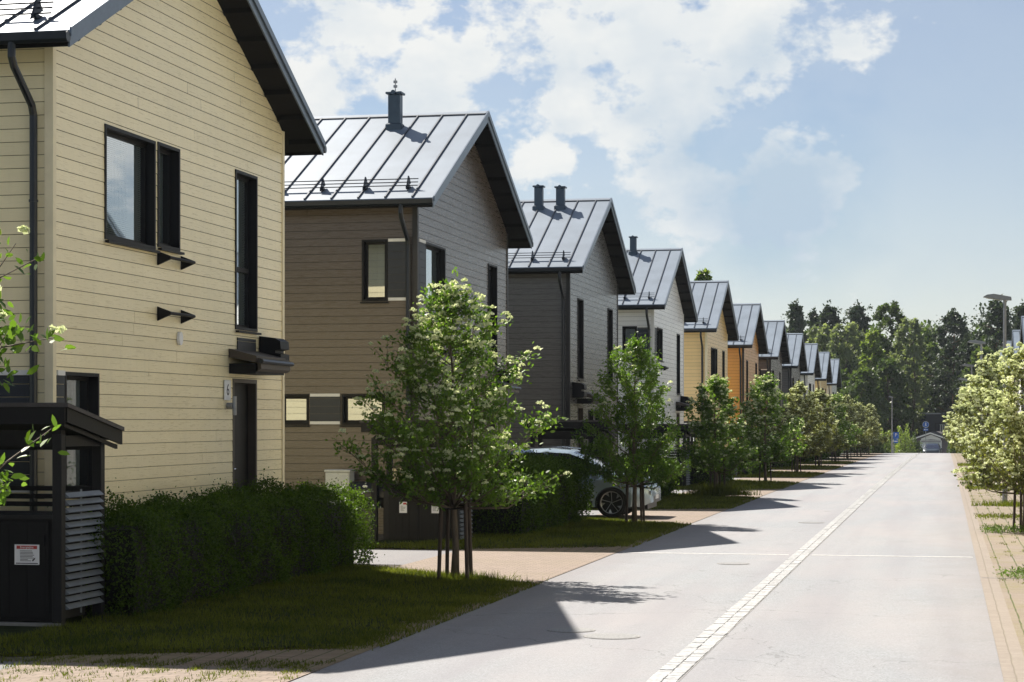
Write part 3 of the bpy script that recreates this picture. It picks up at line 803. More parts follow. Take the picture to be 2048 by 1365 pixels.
tuft('grass_tuft', -6.8, 28.2, .35, .3, .12, 900, .012, 'longer grass around the stakes of the nearest whole tree', 'grass', M['grassblade'])

# ------------------------------------------------------------------ young blossoming trees
def tree_meshes(seed, H, r, zb, nb, nleaf, leaf, tmpl, nbloom, leafm, trunk_r=.055, lean=0.0):
    rng = np.random.default_rng(seed); t = MB()
    tp = []; x = y = 0
    for i in range(9):
        z = H * .93 * i / 8; tp.append((x, y, z)); x += rng.normal(0, .02) + lean; y += rng.normal(0, .02)
    def trunk_at(z):
        f = z / (H * .93) * 8; i = int(min(max(f, 0), 7)); a = np.array(tp[i]); b = np.array(tp[i + 1]); return a + (b - a) * (f - i)
    t.tube(tp, [trunk_r * 1.25] + [trunk_r * (1 - .85 * i / 8) for i in range(1, 9)], 8)
    prof = lambda s: min(1, .60 + 1.2 * s) * max(0, 1 - s) ** .78 * 1.28
    tips = []
    for b in range(nb):
        s = ((b + rng.uniform(.1, .9)) / nb) ** 1.05
        az = b * 2.39996 + rng.normal(0, .35)
        Rr = r * prof(s) * rng.choice([rng.uniform(.5, .95), rng.uniform(.9, 1.28)])
        ze = zb + (H - zb) * s
        rise = Rr * rng.uniform(.45, .95) * (.35 + .65 * min(1, s / .25))
        zo = max(zb * .82, ze - rise - .1)
        o = trunk_at(min(zo, H * .9)); e = np.array([math.cos(az) * Rr, math.sin(az) * Rr, ze]) + np.array([o[0], o[1], 0])
        mid = (o + e) / 2 + np.array([0, 0, -.10 * Rr]) + rng.normal(0, .05, 3)
        br = max(.006, trunk_r * .34 * (1 - s * .6)); t.tube([tuple(o), tuple(mid), tuple(e)], [br, br * .7, br * .3], 5)
        nt_ = max(4, int(4 + 9 * Rr / r))
        for q in range(nt_):
            f = rng.uniform(.28, 1.02); p = (1 - f) ** 2 * o + 2 * f * (1 - f) * mid + f * f * e if f < 1 else e
            d = rng.normal(size=3); d[2] = abs(d[2]) * .8 + .15; out = np.array([math.cos(az), math.sin(az), .25]); d = d / np.linalg.norm(d) + out * .7; d /= np.linalg.norm(d)
            L = rng.uniform(.12, .42) * (.6 + .4 * r / 1.4); tip = p + d * L
            t.tube([tuple(p), tuple(tip)], [br * .38, .003], 3, cap=False)
            tips.append((p, tip, d, Rr))
    for q in range(10):
        o = trunk_at(H * rng.uniform(.8, .93)); d = rng.normal(size=3) * .45; d[2] = 1.0; d /= np.linalg.norm(d)
        tip = o + d * rng.uniform(.15, .34); tips.append((o, tip, d, .2)); t.tube([tuple(o), tuple(tip)], [.006, .003], 3, cap=False)
    per = max(1, nleaf // len(tips)); PP = []; DD = []
    for p, tip, d, _ in tips:
        n = int(per * rng.uniform(.25, 1.7)) + 1
        f = rng.power(1.7, n)[:, None]; c = p + (tip - p) * f + rng.normal(0, .035 + leaf * .25, (n, 3))
        PP.append(c); DD.append(np.tile(d, (n, 1)) * .55)
    P = np.concatenate(PP); D = np.concatenate(DD)
    LV = scatter(rng, P, leaf, tmpl, D, 1.5)
    BV = None
    if nbloom:
        w = np.array([.25 + (t_[1][2] - zb) / (H - zb) for t_ in tips]); w = np.clip(w, .05, 1) ** 1.3
        idx = rng.choice(len(tips), nbloom, p=w / w.sum(), replace=True)
        cs = []
        for i in idx:
            tip = tips[i][1] + rng.normal(0, .05, 3) + np.array([0, 0, .03]); n = 22 if tmpl is LEAF6 else 11
            a = rng.uniform(0, 6.283, n); q = np.sqrt(rng.random(n)) * rng.uniform(.035, .066)
            cs.append(np.stack([tip[0] + np.cos(a) * q, tip[1] + np.sin(a) * q, tip[2] + .03 - q * q * 9 + rng.normal(0, .006, n)], 1))
        BV = scatter(rng, np.concatenate(cs), .026 if tmpl is LEAF6 else .042, QUAD)
    return t, LV, BV

def put_tree(name, seed, H, r, zb, nb, nleaf, leaf, tmpl, nbloom, leafm, loc, label, group, **k):
    t, LV, BV = tree_meshes(seed, H, r, zb, nb, nleaf, leaf, tmpl, nbloom, leafm, **k)
    e = empty(name, loc); tag(e, label, 'tree', group)
    t.build('trunk', M['bark'], e, smooth=True)
    npmesh('crown', LV, len(tmpl), M[leafm], e)
    if BV is not None: npmesh('blossom', BV, 4, M['bloom'], e)
    return e
def support(loc, label, h=1.22, rz=0.0):
    e = empty('tree_support', loc, rz); tag(e, label, 'tree stakes', 'wooden stakes holding the young trees')
    r1 = random.Random(int(loc[1] * 10))
    for (x, y) in ((-.21, -.08), (-.09, .2), (.15, -.14), (.22, .12)):
        m = MB(); m.tube([(x * 1.12, y * 1.12, -.1), (x * .92, y * .92, h * r1.uniform(.93, 1.05))], .028, 8); m.build('stake', M['stake'], e)
    m = MB(); m.tube([(-.2, -.075, h - .18), (-.02, .0, h - .2), (.2, .11, h - .18)], .012, 5); m.tube([(-.09, .19, h - .14), (.14, -.13, h - .15)], .012, 5)
    m.build('strap', M['black'], e)
    return e
def TY(k): return 28.2 + PIT * (k - 1)
LT = 'young trees planted along the left verge'
def tl(k, dx=0): return (-6.8 + dx, TY(k), gzl(TY(k)))
put_tree('young_tree', 5, 5.3, 1.40, 1.2, 78, 17000, .075, LEAF6, 260, 'leaf', tl(0), 'blossoming tree at the left frame edge, only its leafy branch ends in view', LT)
put_tree('young_tree', 21, 4.12, 1.40, 1.25, 84, 17500, .064, LEAF6, 620, 'leaf', tl(1), 'largest whole tree with white blossom, staked in front of the brown house', LT)
put_tree('young_tree', 33, 4.12, 1.16, 1.02, 66, 15500, .072, LEAF6, 70, 'leaf', tl(2), 'green young tree beside the silver blue car, staked in front of it', LT)
gen = put_tree('young_tree', 41, 3.55, 1.22, .90, 52, 8500, .10, LEAF4, 300, 'leaf', tl(3), 'third young tree of the left verge, with tall grass at its foot', LT)
gen2 = put_tree('young_tree', 52, 4.05, 1.38, .92, 56, 9500, .11, LEAF4, 560, 'leaf', tl(4), 'fourth young tree, standing before the orange house', LT)
gen3 = put_tree('young_tree', 63, 4.1, 1.55, .95, 56, 9000, .12, LEAF4, 900, 'leaf2', tl(5), 'fifth tree of the left verge, thick with cream blossom', LT)
ords = ['sixth', 'seventh', 'eighth', 'ninth', 'tenth']
for k in range(6, 11):
    copy_tree((gen3, gen2, gen3, gen3, gen3)[k - 6], None, tl(k, .25 if k > 8 else 0), k * 1.7, f'{ords[k-6]} tree of the left verge counted from the camera, small in the distance', 'tree', LT, (1, 1, 1.0 + .03 * (k % 3)))
for k in range(1, 11):
    lab = {1: 'four dark stakes around the trunk of the largest tree', 2: 'four dark stakes around the tree by the parked car'}.get(k, f'dark stakes around the trunk of the {["", "", "", "third", "fourth", "fifth", "sixth", "seventh", "eighth", "ninth", "tenth"][k]} tree of the left verge')
    support(tl(k), lab, rz=k * .3)
RT = 'blossoming trees planted along the right pavement'
def trr(y, x=1.55): return (x, y, gzl(y))
rt = put_tree('blossoming_tree', 71, 3.75, 1.5, .95, 62, 8500, .082, LEAF4, 1300, 'leaf2', trr(43.5, 1.62), 'nearest blossoming tree on the right pavement, cut by the frame edge', RT)
rt2 = put_tree('blossoming_tree', 83, 4.55, 1.5, 1.0, 62, 8500, .10, LEAF4, 1700, 'leaf2', trr(74.3), 'dense cream blossoming tree, second on the right pavement', RT)
for n_, y in enumerate((104.5, 135.5, 166.5)):
    copy_tree((rt, rt2, rt)[n_], None, trr(y), 1 + n_, f'{["third", "fourth", "fifth"][n_]} blossoming tree of the right pavement, farther down the street', 'tree', RT, (.95, .95, 1.05))
for n_, y in enumerate((43.5, 74.3, 104.5)):
    support(trr(y, 1.62 if n_ == 0 else 1.55), ['dark stakes of the nearest tree on the right pavement', 'dark stakes of the second tree on the right pavement', 'dark stakes of the third tree on the right pavement'][n_], 1.2, .8)

# ------------------------------------------------------------------ hedges
def hedge(x0, x1, y0, y1, h, n, leaf, seed, label, tmpl=LEAF4):
    rng = np.random.default_rng(seed); z0 = gzl((y0 + y1) / 2)
    cx, cy = (x0 + x1) / 2, (y0 + y1) / 2; hx, hy_ = (x1 - x0) / 2, (y1 - y0) / 2
    e = empty('hedge', (cx, cy, z0)); tag(e, label, 'hedge', 'clipped hedges in front of the left houses')
    A = [2 * hy_ * h, 2 * hx * 2 * hy_, 2 * hx * h, 2 * hx * h]; A = np.array(A) / sum(A)
    f = rng.choice(4, n, p=A); u = rng.uniform(-1, 1, n); v = rng.uniform(0, 1, n)
    x = np.where(f == 0, hx, np.where(f == 1, u * hx, rng.uniform(-1, 1, n) * hx))
    y = np.where(f <= 1, rng.uniform(-1, 1, n) * hy_, np.where(f == 2, hy_, -hy_))
    z = np.where(f == 1, h, v * h)
    bump = (.15 if seed < 3 else .09) * np.sin(y * 3.1 + seed) * np.sin(z * 4 + x * 2) + .06 * np.sin(y * 7.3 + z * 5) + .05 * np.sin(x * 6)
    depth = rng.exponential(.06, n) * rng.choice([1, 1, -0.6], n)
    k = -depth + bump
    rx = np.where(f == 0, k, 0); rz_ = np.where(f == 1, k, 0); ry = np.where(f == 2, k, np.where(f == 3, -k, 0))
    # round the long edges
    x = x + rx; y = y + ry; z = z + rz_
    ov = np.clip((z - h * .78) / (h * .22), 0, 1); x -= np.sign(x) * ov ** 2 * .24 * (np.abs(x) / hx); y -= np.sign(y) * ov ** 2 * .28 * (np.abs(y) / hy_)
    bt = np.clip(1 - z / .35, 0, 1); x -= np.sign(x) * bt * .14 * (f == 0); y -= np.sign(y) * bt * .12 * (f >= 2)
    z += .05 * np.sin(y * 1.3 + seed) * (z / h)
    ns = n // 14; sx = rng.uniform(-hx, hx, ns); sy = rng.uniform(-hy_, hy_, ns); sz = h + np.minimum(rng.exponential(.05, ns), .16)
    P = np.concatenate([np.stack([x, y, np.maximum(z, .03)], 1), np.stack([sx, sy, sz], 1)])
    npmesh('foliage', scatter(rng, P, leaf, tmpl), len(tmpl), M['hedge'], e)
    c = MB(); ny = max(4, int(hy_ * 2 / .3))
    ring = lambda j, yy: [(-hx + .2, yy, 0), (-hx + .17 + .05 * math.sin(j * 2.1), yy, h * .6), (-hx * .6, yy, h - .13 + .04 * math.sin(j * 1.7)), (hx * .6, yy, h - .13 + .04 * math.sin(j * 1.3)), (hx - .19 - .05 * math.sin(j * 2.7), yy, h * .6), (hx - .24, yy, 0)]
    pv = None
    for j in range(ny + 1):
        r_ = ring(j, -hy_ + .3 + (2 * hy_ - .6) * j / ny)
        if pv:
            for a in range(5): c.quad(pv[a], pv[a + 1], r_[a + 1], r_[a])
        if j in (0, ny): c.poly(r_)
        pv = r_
    c.build('dark_core', M['hedgecore'], e)  # solid dark core added inside the leaves to block light
hedge(-10.2, -8.9, 21.8, 31.4, 1.14, 60000, .040, 1, 'long dark hedge in front of the cream house, bright leaves on its far end')
hedge(-9.75, -8.0, 39.4, 46.4, 1.36, 34000, .052, 2, 'rounded hedge behind the largest tree, ending beside the parked car')
for k in range(3, 10):
    hedge(-9.7, -8.15, 22.4 + PIT * (k - 1), 29.4 + PIT * (k - 1), 1.15, 9000 if k < 5 else 5000, .08 if k < 5 else .12, k, f'hedge in front of the {["third", "fourth", "fifth", "sixth", "seventh", "eighth", "ninth"][k-3]} house of the left row, half hidden by trees')
# ------------------------------------------------------------------ bin shelters
def shelter(loc, label, doors, dw, slat_mat='slat', rail_mat='black', noticey=.80, red=False, L=2.0):
    e = empty('bin_shelter', loc); tag(e, label, 'bin shelter', 'dark roofed bin shelters in the front yards')
    L0 = L
    for x, y in ((-.05, .05), (-.05, 1.12), (-L, .05), (-L, 1.12)):
        m = MB(); m.box(x - .055, x + .055, y - .055, y + .055, -.15, 2.12, bev=.006); m.build('post', M['charcoal'], e)
    m = MB(); y0, y1, za, zb = -.14, 1.42, 2.46, 2.19
    m.prism([(y0, za), (y1, zb), (y1, zb - .045), (y0, za - .045)], 'x', -L - .25, .14)
    rf = m.build('roof', M['rooftile'], e)
    m = MB(); m.box(-L - .22, .10, y0 + .005, y0 + .035, za - .23, za - .05); m.build('fascia', M['black'], rf)
    m = MB(); m.prism([(y0 + .04, za - .055), (y1, zb - .047), (y1, zb - .20), (y0 + .04, za - .21)], 'x', .085, .115)
    m.prism([(y0 + .04, za - .22), (y1 - .06, zb - .205), (y1 - .06, zb - .25), (y0 + .04, za - .26)], 'x', .05, .08); m.build('side_board', M['black'], rf)
    m = MB(); m.box(-L, .0, .0, .10, 1.98, 2.16); m.box(-L, .0, 1.07, 1.17, 1.93, 2.1); m.box(-.10, .0, .12, 1.05, 1.98, 2.1)
    m.prism([(y0 + .06, za - .05), (y1 - .02, zb - .05), (y1 - .02, zb - .15), (y0 + .06, za - .22)], 'x', -L, -.02)
    m.build('beam', M['black'], e)
    # slatted screen facing the street
    m = MB(); z = .19
    while z < 1.46:
        m.prism([(.005, z), (.045, z + .012), (-.012, z + .062), (-.040, z + .05)], 'y', .115, 1.06); z += .0815
    m.tube([(-.03, .59, .12), (-.03, .59, 1.5)], .012, 6); m.build('slat_screen', M[slat_mat], e)
    m = MB()
    for z in (1.28, 1.37, 1.46): m.box(-L + .06, -.11, 1.10, 1.125, z, z + .055)
    m.build('rail', M[rail_mat], e)
    m = MB(); m.box(-L - .05, -.0, -.06, .06, -.1, .055); m.build('plinth', M['concrete'], e)
    cw = doors * dw
    m = MB(); m.box(-.13 - cw - .08, -.115, .03, .9, .07, 1.19); m.box(-.16 - cw - .08, -.10, -.0, .93, 1.19, 1.235)
    cb = m.build('cabinet', M['charcoal'], e)
    for q in range(doors):
        x1 = -.15 - q * dw; x0 = x1 - dw + .04
        m = MB(); m.box(x0, x1, .006, .028, .10, 1.17, bev=.004)
        for s in range(4): m.box(x0 + .03 + s * (dw - .1) / 4, x0 + .02 + (s + 1) * (dw - .1) / 4, .001, .008, .13, 1.14)
        m.tube([(x1 - .05, -.01, .9), (x1 - .05, -.01, 1.02)], .009, 6)
        d = m.build('cabinet_door', M['black'], e)
        if noticey and q < 2:
            nx = (-.40 if red else (x0 + x1) / 2); w, hh = (.29, .22) if red else (.15, .21)
            m = MB(); m.box(nx - w / 2, nx + w / 2, -.006, -.001, noticey - hh / 2, noticey + hh / 2)
            if red and q == 1: continue
            nn = m.build('notice', M['signwhite'], d)
            if red:
                m = MB(); m.box(nx - .12, nx + .12, -.009, -.0065, noticey + .062, noticey + .098, bev=0); m.build('banner', M['signred'], nn)
                text('Energiajäte', .036, (nx, -.0095, noticey + .080), (R(90), 0, 0), M['signwhite'], nn, .0005)
                m = MB(); r_ = random.Random(5)
                for s in range(8): m.box(nx - .08, nx - .08 + r_.uniform(.09, .17), -.008, -.0065, noticey + .038 - s * .0155, noticey + .044 - s * .0155)
                m.box(nx - .13, nx + .13, -.008, -.0065, noticey - .1, noticey - .09)
                m.prism([(nx + .06, noticey - .06), (nx + .085, noticey - .04), (nx + .10, noticey - .03), (nx + .095, noticey - .05), (nx + .07, noticey - .075)], 'y', -.008, -.0065)
                m.build('printed_text', M['ink'], nn)
            else:
                m = MB(); r_ = random.Random(q)
                for s in range(5): m.box(nx - .05, nx + r_.uniform(-.01, .055), -.008, -.0065, noticey + .02 - s * .02, noticey + .026 - s * .02)
                m.build('printed_text', M['ink'], nn)
                m = MB(); m.box(nx + (.0 if q else .01), nx + .065, -.008, -.0065, noticey + .055, noticey + .09); m.build('red_mark', M['signred'], nn)
    return e
shelter((-9.42, 20.78, gzl(20.8) - .0), 'black bin shelter at the bottom left with pale slatted side and white notice', 2, .95, red=True, L=2.6)
shelter((-9.0, 37.6, gzl(37.6) - .16), 'bin shelter with two papered doors behind the largest tree trunk', 2, .63, rail_mat='creamtrim', L=1.65)
ds = {3: (-.12, 'dark roofed shelter standing just behind the parked car'), 4: (-.2, 'bin shelter before the white house, right of the second tree'), 5: (-.25, 'bin shelter beyond the third tree, before the yellow house'), 6: (-.3, 'bin shelter in front of the orange house, mostly behind leaves'), 7: (-.3, 'farthest bin shelter glimpsed between the trees of the left verge')}
for k, (dz, lab) in ds.items():
    y = 20.9 + PIT * (k - 1)
    shelter((-9.0 if k > 3 else -9.1, y, gzl(y) + dz), lab, 3, .58)

# white cabinet and barbecue by the brown house
e = empty('utility_cabinet', (-11.9, 39.5, gzl(39.5))); tag(e, 'white sheet metal cabinet against the brown side wall', 'cabinet')
m = MB(); m.box(-.25, .25, -.18, .18, .06, 1.26, bev=.012); m.box(-.23, .23, -.16, .16, -.05, .06); m.build('body', M['plastic_w'], e)
m = MB(); m.box(-.27, .27, -.2, .2, 1.262, 1.31, bev=.01); m.build('lid', M['plastic_w'], e)
m = MB(); m.box(-.21, .21, -.192, -.183, .12, 1.2, bev=.002); d = m.build('door', M['plastic_w'], e)
m = MB(); m.tube([(-.17, -.2, .98), (-.12, -.2, .98)], .012, 6); m.build('handle', M['black'], d)
e = empty('barbecue', (-10.85, 38.0, gzl(38)), .1); tag(e, 'black barbecue with curved lid behind the hedge end', 'barbecue')
m = MB(); pts = [(-.27, .82)] + [(-.27 * math.cos(a), .82 + .30 * math.sin(a) ** .8) for a in [i * math.pi / 12 for i in range(1, 12)]] + [(.27, .82)]
m.prism(pts, 'x', -.36, .36); ld = m.build('lid', M['rimblack'], e)
m = MB(); m.tube([(-.2, -.29, .93), (-.2, -.33, .93), (.2, -.33, .93), (.2, -.29, .93)], .014, 6); m.build('handle', M['steel'], ld)
m = MB(); m.prism([(-.05 + .05 * math.cos(a), 1.03 + .025 * math.sin(a)) for a in [i * .628 for i in range(10)]], 'y', -.235, -.215); m.build('badge', M['signwhite'], ld)
m = MB(); m.box(-.36, .36, -.25, .25, .62, .815, bev=.02); m.box(-.66, -.37, -.2, .2, .78, .81); m.box(.37, .66, -.2, .2, .78, .81); m.build('firebox', M['black'], e)
for x in (-.32, .32):
    for y in (-.2, .2):
        m = MB(); m.tube([(x, y, 0), (x, y, .63)], .02, 6); m.build('leg', M['black'], e)

# ------------------------------------------------------------------ cars
def lathe_y(m, prof, c, seg=32, mi=0):
    n0 = len(m.v)
    for (r_, y) in prof:
        for k in range(seg):
            a = 2 * math.pi * k / seg; m.v.append((c[0] + r_ * math.cos(a), c[1] + y, c[2] + r_ * math.sin(a)))
    for i in range(len(prof) - 1):
        for k in range(seg):
            j = (k + 1) % seg; m.f.append((n0 + i * seg + k, n0 + i * seg + j, n0 + (i + 1) * seg + j, n0 + (i + 1) * seg + k)); m.m.append(mi)
def interp(t, x):
    for (a, b), (c_, d) in zip(t, t[1:]):
        if x <= c_: return b + (d - b) * (x - a) / (c_ - a)
    return t[-1][1]
def make_car(loc, rz, paint, label):
    e = empty('car', loc, rz); tag(e, label, 'car')
    ZL = [(-2.3, .80), (-2.22, .98), (-1.6, 1.03), (0, 1.0), (1.0, 1.03), (1.5, 1.0), (2.0, .92), (2.2, .82), (2.3, .66)]
    ZT = [(-2.3, .81), (-2.22, 1.0), (-2.05, 1.22), (-1.6, 1.48), (-1.0, 1.60), (-.2, 1.635), (.3, 1.60), (.7, 1.44), (1.35, 1.045), (1.5, 1.03), (2.0, .945), (2.2, .84), (2.3, .67)]
    WX = [-1.50, 1.36]; Wm = .925
    xs_ = sorted(set([round(-2.3 + i * .05, 3) for i in range(93)] + [w + s * .4 for w in WX for s in (-.99, .99)]))
    def half(x): a = max(0, abs(x) - 1.55) / .75; return Wm * (1 - .16 * a * a)
    def zb(x):
        z = .27 + .1 * max(0, (abs(x) - 2.05) / .25)
        for w in WX:
            if abs(x - w) < .405: z = max(z, .34 + math.sqrt(max(0, .41 ** 2 - (x - w) ** 2)))
        return z
    def ring(x):
        w = half(x); b = zb(x); l = interp(ZL, x); t = max(interp(ZT, x), l + .004); g_ = t - l
        return [(w * .965, b), (w, b + .32 * (l - b)), (w * .995, b + .62 * (l - b)), (w * .985, l - .07 * min(1, (l - b))), (w * .945, l), (w * .945 - .30 * g_, l + g_ * .86), (w * .945 - .36 * g_ - .05 * (g_ > .1), l + g_ * .965), (w * .45, t), (0, t + .008)]
    m = MB(); gl = MB(); rows_ = [ring(x) for x in xs_]
    for sgn in (1, -1):
        for i in range(len(xs_) - 1):
            A, B = rows_[i], rows_[i + 1]
            for j in range(8):
                q = [(xs_[i], sgn * A[j][0], A[j][1]), (xs_[i + 1], sgn * B[j][0], B[j][1]), (xs_[i + 1], sgn * B[j + 1][0], B[j + 1][1]), (xs_[i], sgn * A[j + 1][0], A[j + 1][1])]
                if sgn < 0: q = q[::-1]
                xm = (xs_[i] + xs_[i + 1]) / 2
                side = j == 4 and -1.95 < xm < 1.12 and not (-.30 < xm < -.22)
                scr = j >= 6 and .42 < xm < 1.3; rear = j >= 6 and -2.15 < xm < -1.75
                (gl if side or scr or rear else m).quad(*q)
    for x, k in ((xs_[0], 0), (xs_[-1], -1)):
        r_ = rows_[k]; m.poly([(x, p[0], p[1]) for p in r_] + [(x, -p[0], p[1]) for p in r_[::-1]][1:])
    me = m
    b = me.build('body', paint, e)
    import bmesh
    bm = bmesh.new(); bm.from_mesh(b.data); bmesh.ops.remove_doubles(bm, verts=bm.verts, dist=.0005); bmesh.ops.recalc_face_normals(bm, faces=bm.faces); bm.to_mesh(b.data); bm.free(); b.data.shade_smooth()
    gl.build('window', M['carglass'], e)
    m = MB(); m.box(-2.2, 2.2, -.78, .78, .22, .5); m.build('underbody', M['rimblack'], e)
    for w in WX:
        for s in (-1, 1):
            m = MB(); n = 22
            for k in range(n):
                a0, a1 = math.pi * (k / n) * 1.12 - .19, math.pi * ((k + 1) / n) * 1.12 - .19
                P = lambda a, r_, y: (w + r_ * math.cos(a), s * y, .34 + r_ * math.sin(a))
                m.quad(P(a0, .395, .93), P(a1, .395, .93), P(a1, .455, .935), P(a0, .455, .935)); m.quad(P(a0, .395, .93), P(a1, .395, .93), P(a1, .395, .6), P(a0, .395, .6))
            m.build('wheel_arch', paint, e)
            wh = MB(); y = s * .80
            lathe_y(wh, [(.26, -.10), (.34, -.115), (.362, -.08), (.366, 0), (.362, .08), (.34, .115), (.26, .10)], (w, y, .366))
            t = wh.build('wheel', M['rubber'], e, smooth=True)
            k_ = MB(); lathe_y(k_, [(.0, s * .05), (.25, s * .055), (.262, s * .1), (.255, s * .04)], (w, y, .366)); k_.build('rim_dish', M['rimblack'], t)
            k_ = MB(); lathe_y(k_, [(.248, s * .098), (.266, s * .104), (.266, s * .09)], (w, y, .366))
            for q in range(5):
                a = q * 1.2566 + .35
                def PP(r_, da, d): return (w + r_ * math.cos(a + da), y + s * d, .366 + r_ * math.sin(a + da))
                k_.quad(PP(.0, 0, .085), PP(.25, .035, .10), PP(.25, -.035, .10), PP(.02, -.6, .085))
                k_.quad(PP(.15, .35, .09), PP(.25, .30, .10), PP(.25, .72, .10), PP(.24, .62, .09))
            k_.build('spoke', M['rim'], t)
    for s in (-1, 1):
        m = MB(); m.tube([(-1.55, s * .66, 1.515), (-.9, s * .665, 1.63), (-.1, s * .665, 1.668), (.35, s * .67, 1.62)], .016, 6)
        m.build('roof_rail', M['chromeish'], e)
    for s in (-1, 1):
        m = MB(); m.box(.86, 1.06, min(s * .93, s * 1.10), max(s * .93, s * 1.10), 1.0, 1.14, bev=.035); m.build('wing_mirror', paint, e)
        m = MB(); m.prism([(2.06, .70), (2.285, .64), (2.28, .55), (2.1, .60)], 'y', min(s * .62, s * .80), max(s * .62, s * .80)); m.build('headlight', M['reflector'], e)
        for x0, x1 in ((-.95, -.74), (.22, .43)):
            m = MB(); m.box(x0, x1, min(s * .905, s * .935), max(s * .905, s * .935), .86, .885, bev=.006); m.build('door_handle', M['rimblack'], e)
        m = MB(); m.box(-1.0, .95, min(s * .90, s * .915), max(s * .90, s * .915), .24, .40); m.build('sill', M['rimblack'], e)
    m = MB(); m.box(2.27, 2.306, -.5, .5, .36, .52, bev=.01); m.build('grille', M['rimblack'], e)
    m = MB(); m.box(2.307, 2.318, -.24, .24, .44, .54); m.build('number_plate', M['signwhite'], e)
    return e
make_car((-9.05, 48.55, gzl(48.5) + .01), 0, M['carpaint'], 'silver blue car parked beside the brown house, front towards the street')
make_car((-1.35, 222.5, gz(222.5) + .01), R(-92), M['carpaint2'], 'small dark blue car parked in front of the distant garage')

# ------------------------------------------------------------------ lamps and signs
def lamp(loc, label, h=5.72, flip=1, sc_=1.0):
    e = empty('street_lamp', loc); tag(e, label, 'street lamp', 'grey street lamps')
    m = MB(); m.tube([(0, 0, -.1), (0, 0, 1.3)], .075, 14); m.tube([(0, 0, 1.3), (0, 0, 1.38), (0, 0, h - .05)], [.075, .055, .045], 14); m.build('pole', M['steel'], e)
    f = flip
    m = MB(); m.prism([(.18 * f, h - .06), (.17 * f, h + .03), (-.05 * f, h + .075), (-.30 * f, h + .12), (-.48 * f, h + .10), (-.58 * f, h + .045), (-.57 * f, h + .03), (-.05 * f, h - .05)], 'y', -.15, .15)
    hd = m.build('lamp_head', M['lamphead'], e)
    m = MB(); m.prism([(-.50 * f, h + .018), (-.12 * f, h - .05), (-.12 * f, h - .062), (-.50 * f, h + .004)], 'y', -.10, .10); m.build('lens', M['lens'], hd)
    return e
for y, lab in ((27.4, 'nearest street lamp, only the tip of its head in frame at right'), (58.2, 'tallest looking grey street lamp with flat head at right'), (88.6, 'second lamp post in view, rising behind the blossoming trees'), (120.5, 'third lamp post in view behind the right trees'), (152, 'fourth lamp post in view, small head above the blossom'), (184, 'farthest lamp post of the right pavement')):
    lamp((1.62 if y < 80 else 1.5, y, gzl(y)), lab)
lamp((-4.75, 190.5, gz(190)), 'far lamp post at the end of the left tree row', 5.15, .55)

def sign_post(name, loc, h, label, cat):
    e = empty(name, loc); tag(e, label, cat); m = MB(); m.tube([(0, 0, -.2), (0, 0, h)], .03, 8); m.build('post', M['steel'], e); return e
e = sign_post('parking_sign', (-4.55, 189, gz(189)), 2.0, 'blue parking sign on a short post beside the far lamp', 'sign')
m = MB(); m.box(-.05, .45, -.05, -.035, 1.35, 1.95, bev=.01); p = m.build('sign_plate', M['signblue'], e); text('P', .42, (.20, -.055, 1.68), (R(90), 0, 0), M['signwhite'], p)
m = MB(); m.box(-.0, .38, -.05, -.035, .95, 1.3, bev=.01); p = m.build('lower_plate', M['signblue'], e)
m = MB(); m.box(.05, .33, -.056, -.051, 1.08, 1.16); m.build('white_mark', M['signwhite'], p)
e = sign_post('path_sign', (-1.85, 205, gz(205)), 3.1, 'round blue walking and cycling sign before the distant garage', 'sign')
m = MB(); m.disc((0, -.05, 2.98), .31, 'y', 28, 0, .01); p = m.build('sign_disc', M['signwhite'], e)
m = MB(); m.disc((0, -.058, 2.98), .285, 'y', 28, 0, .01); m.build('blue_field', M['signblue'], p)
m = MB(); m.disc((0, -.066, 3.14), .035, 'y', 10, 0, .006); m.prism([(-.05, 3.10), (.05, 3.10), (.04, 2.95), (.09, 2.82), (.04, 2.82), (0, 2.93), (-.05, 2.82), (-.10, 2.82), (-.04, 2.96)], 'y', -.069, -.064); m.build('walker_mark', M['signwhite'], p)
m = MB(); m.box(-.24, .24, -.055, -.04, 2.36, 2.6, bev=.01); p = m.build('lower_plate', M['signblue'], e)
m = MB(); m.box(-.17, -.03, -.062, -.056, 2.43, 2.53); m.box(.03, .19, -.062, -.056, 2.46, 2.50); m.build('white_mark', M['signwhite'], p)

# ------------------------------------------------------------------ far garage and dark building
GX, GY = -1.55, 234.5
e = empty('garage', (GX, GY, gz(GY)), R(-9)); tag(e, 'small gabled grey garage with pale door at the far end of the street', 'garage')
g = MBT(lambda u, d, z: (u, -d, z)); boards(g, lambda z: (-min(2.0, (3.15 - z) / .37), min(2.0, (3.15 - z) / .37)), -.2, 3.1, [(-1.12, 1.12, -.2, 2.15)])
g.box(-1.99, -1.9, .02, 6, -.2, 2.4, 0); g.box(1.9, 1.99, .02, 6, -.2, 2.4, 0); g.box(-1.9, 1.9, 5.9, 6, -.2, 2.4, 0)
g.build('wall', [M['garagewall'], M['gap']], e)
m = MB(); m.box(-1.08, 1.08, .06, .1, -.1, 2.1)
for k in range(5): m.box(-1.06, 1.06, .045, .06, .0 + k * .42, .38 + k * .42)
m.build('garage_door', M['plastic_w'], e)
m = MB(); m.box(-1.2, -1.1, -.03, .05, -.1, 2.2); m.box(1.1, 1.2, -.03, .05, -.1, 2.2); m.box(-1.2, 1.2, -.035, .05, 2.2, 2.3)
m.prism([(0, 2.42), (-1.1, 2.32), (-1.1, 2.5), (0, 2.95), (1.1, 2.5), (1.1, 2.32)], 'y', -.02, .0); m.build('door_frame', M['whitetrim'], e)
m = MB()
for s in (-1, 1): m.prism([(0, 3.30), (s * 2.45, 2.45), (s * 2.45, 2.38), (0, 3.22)], 'y', -.35, 6.2)
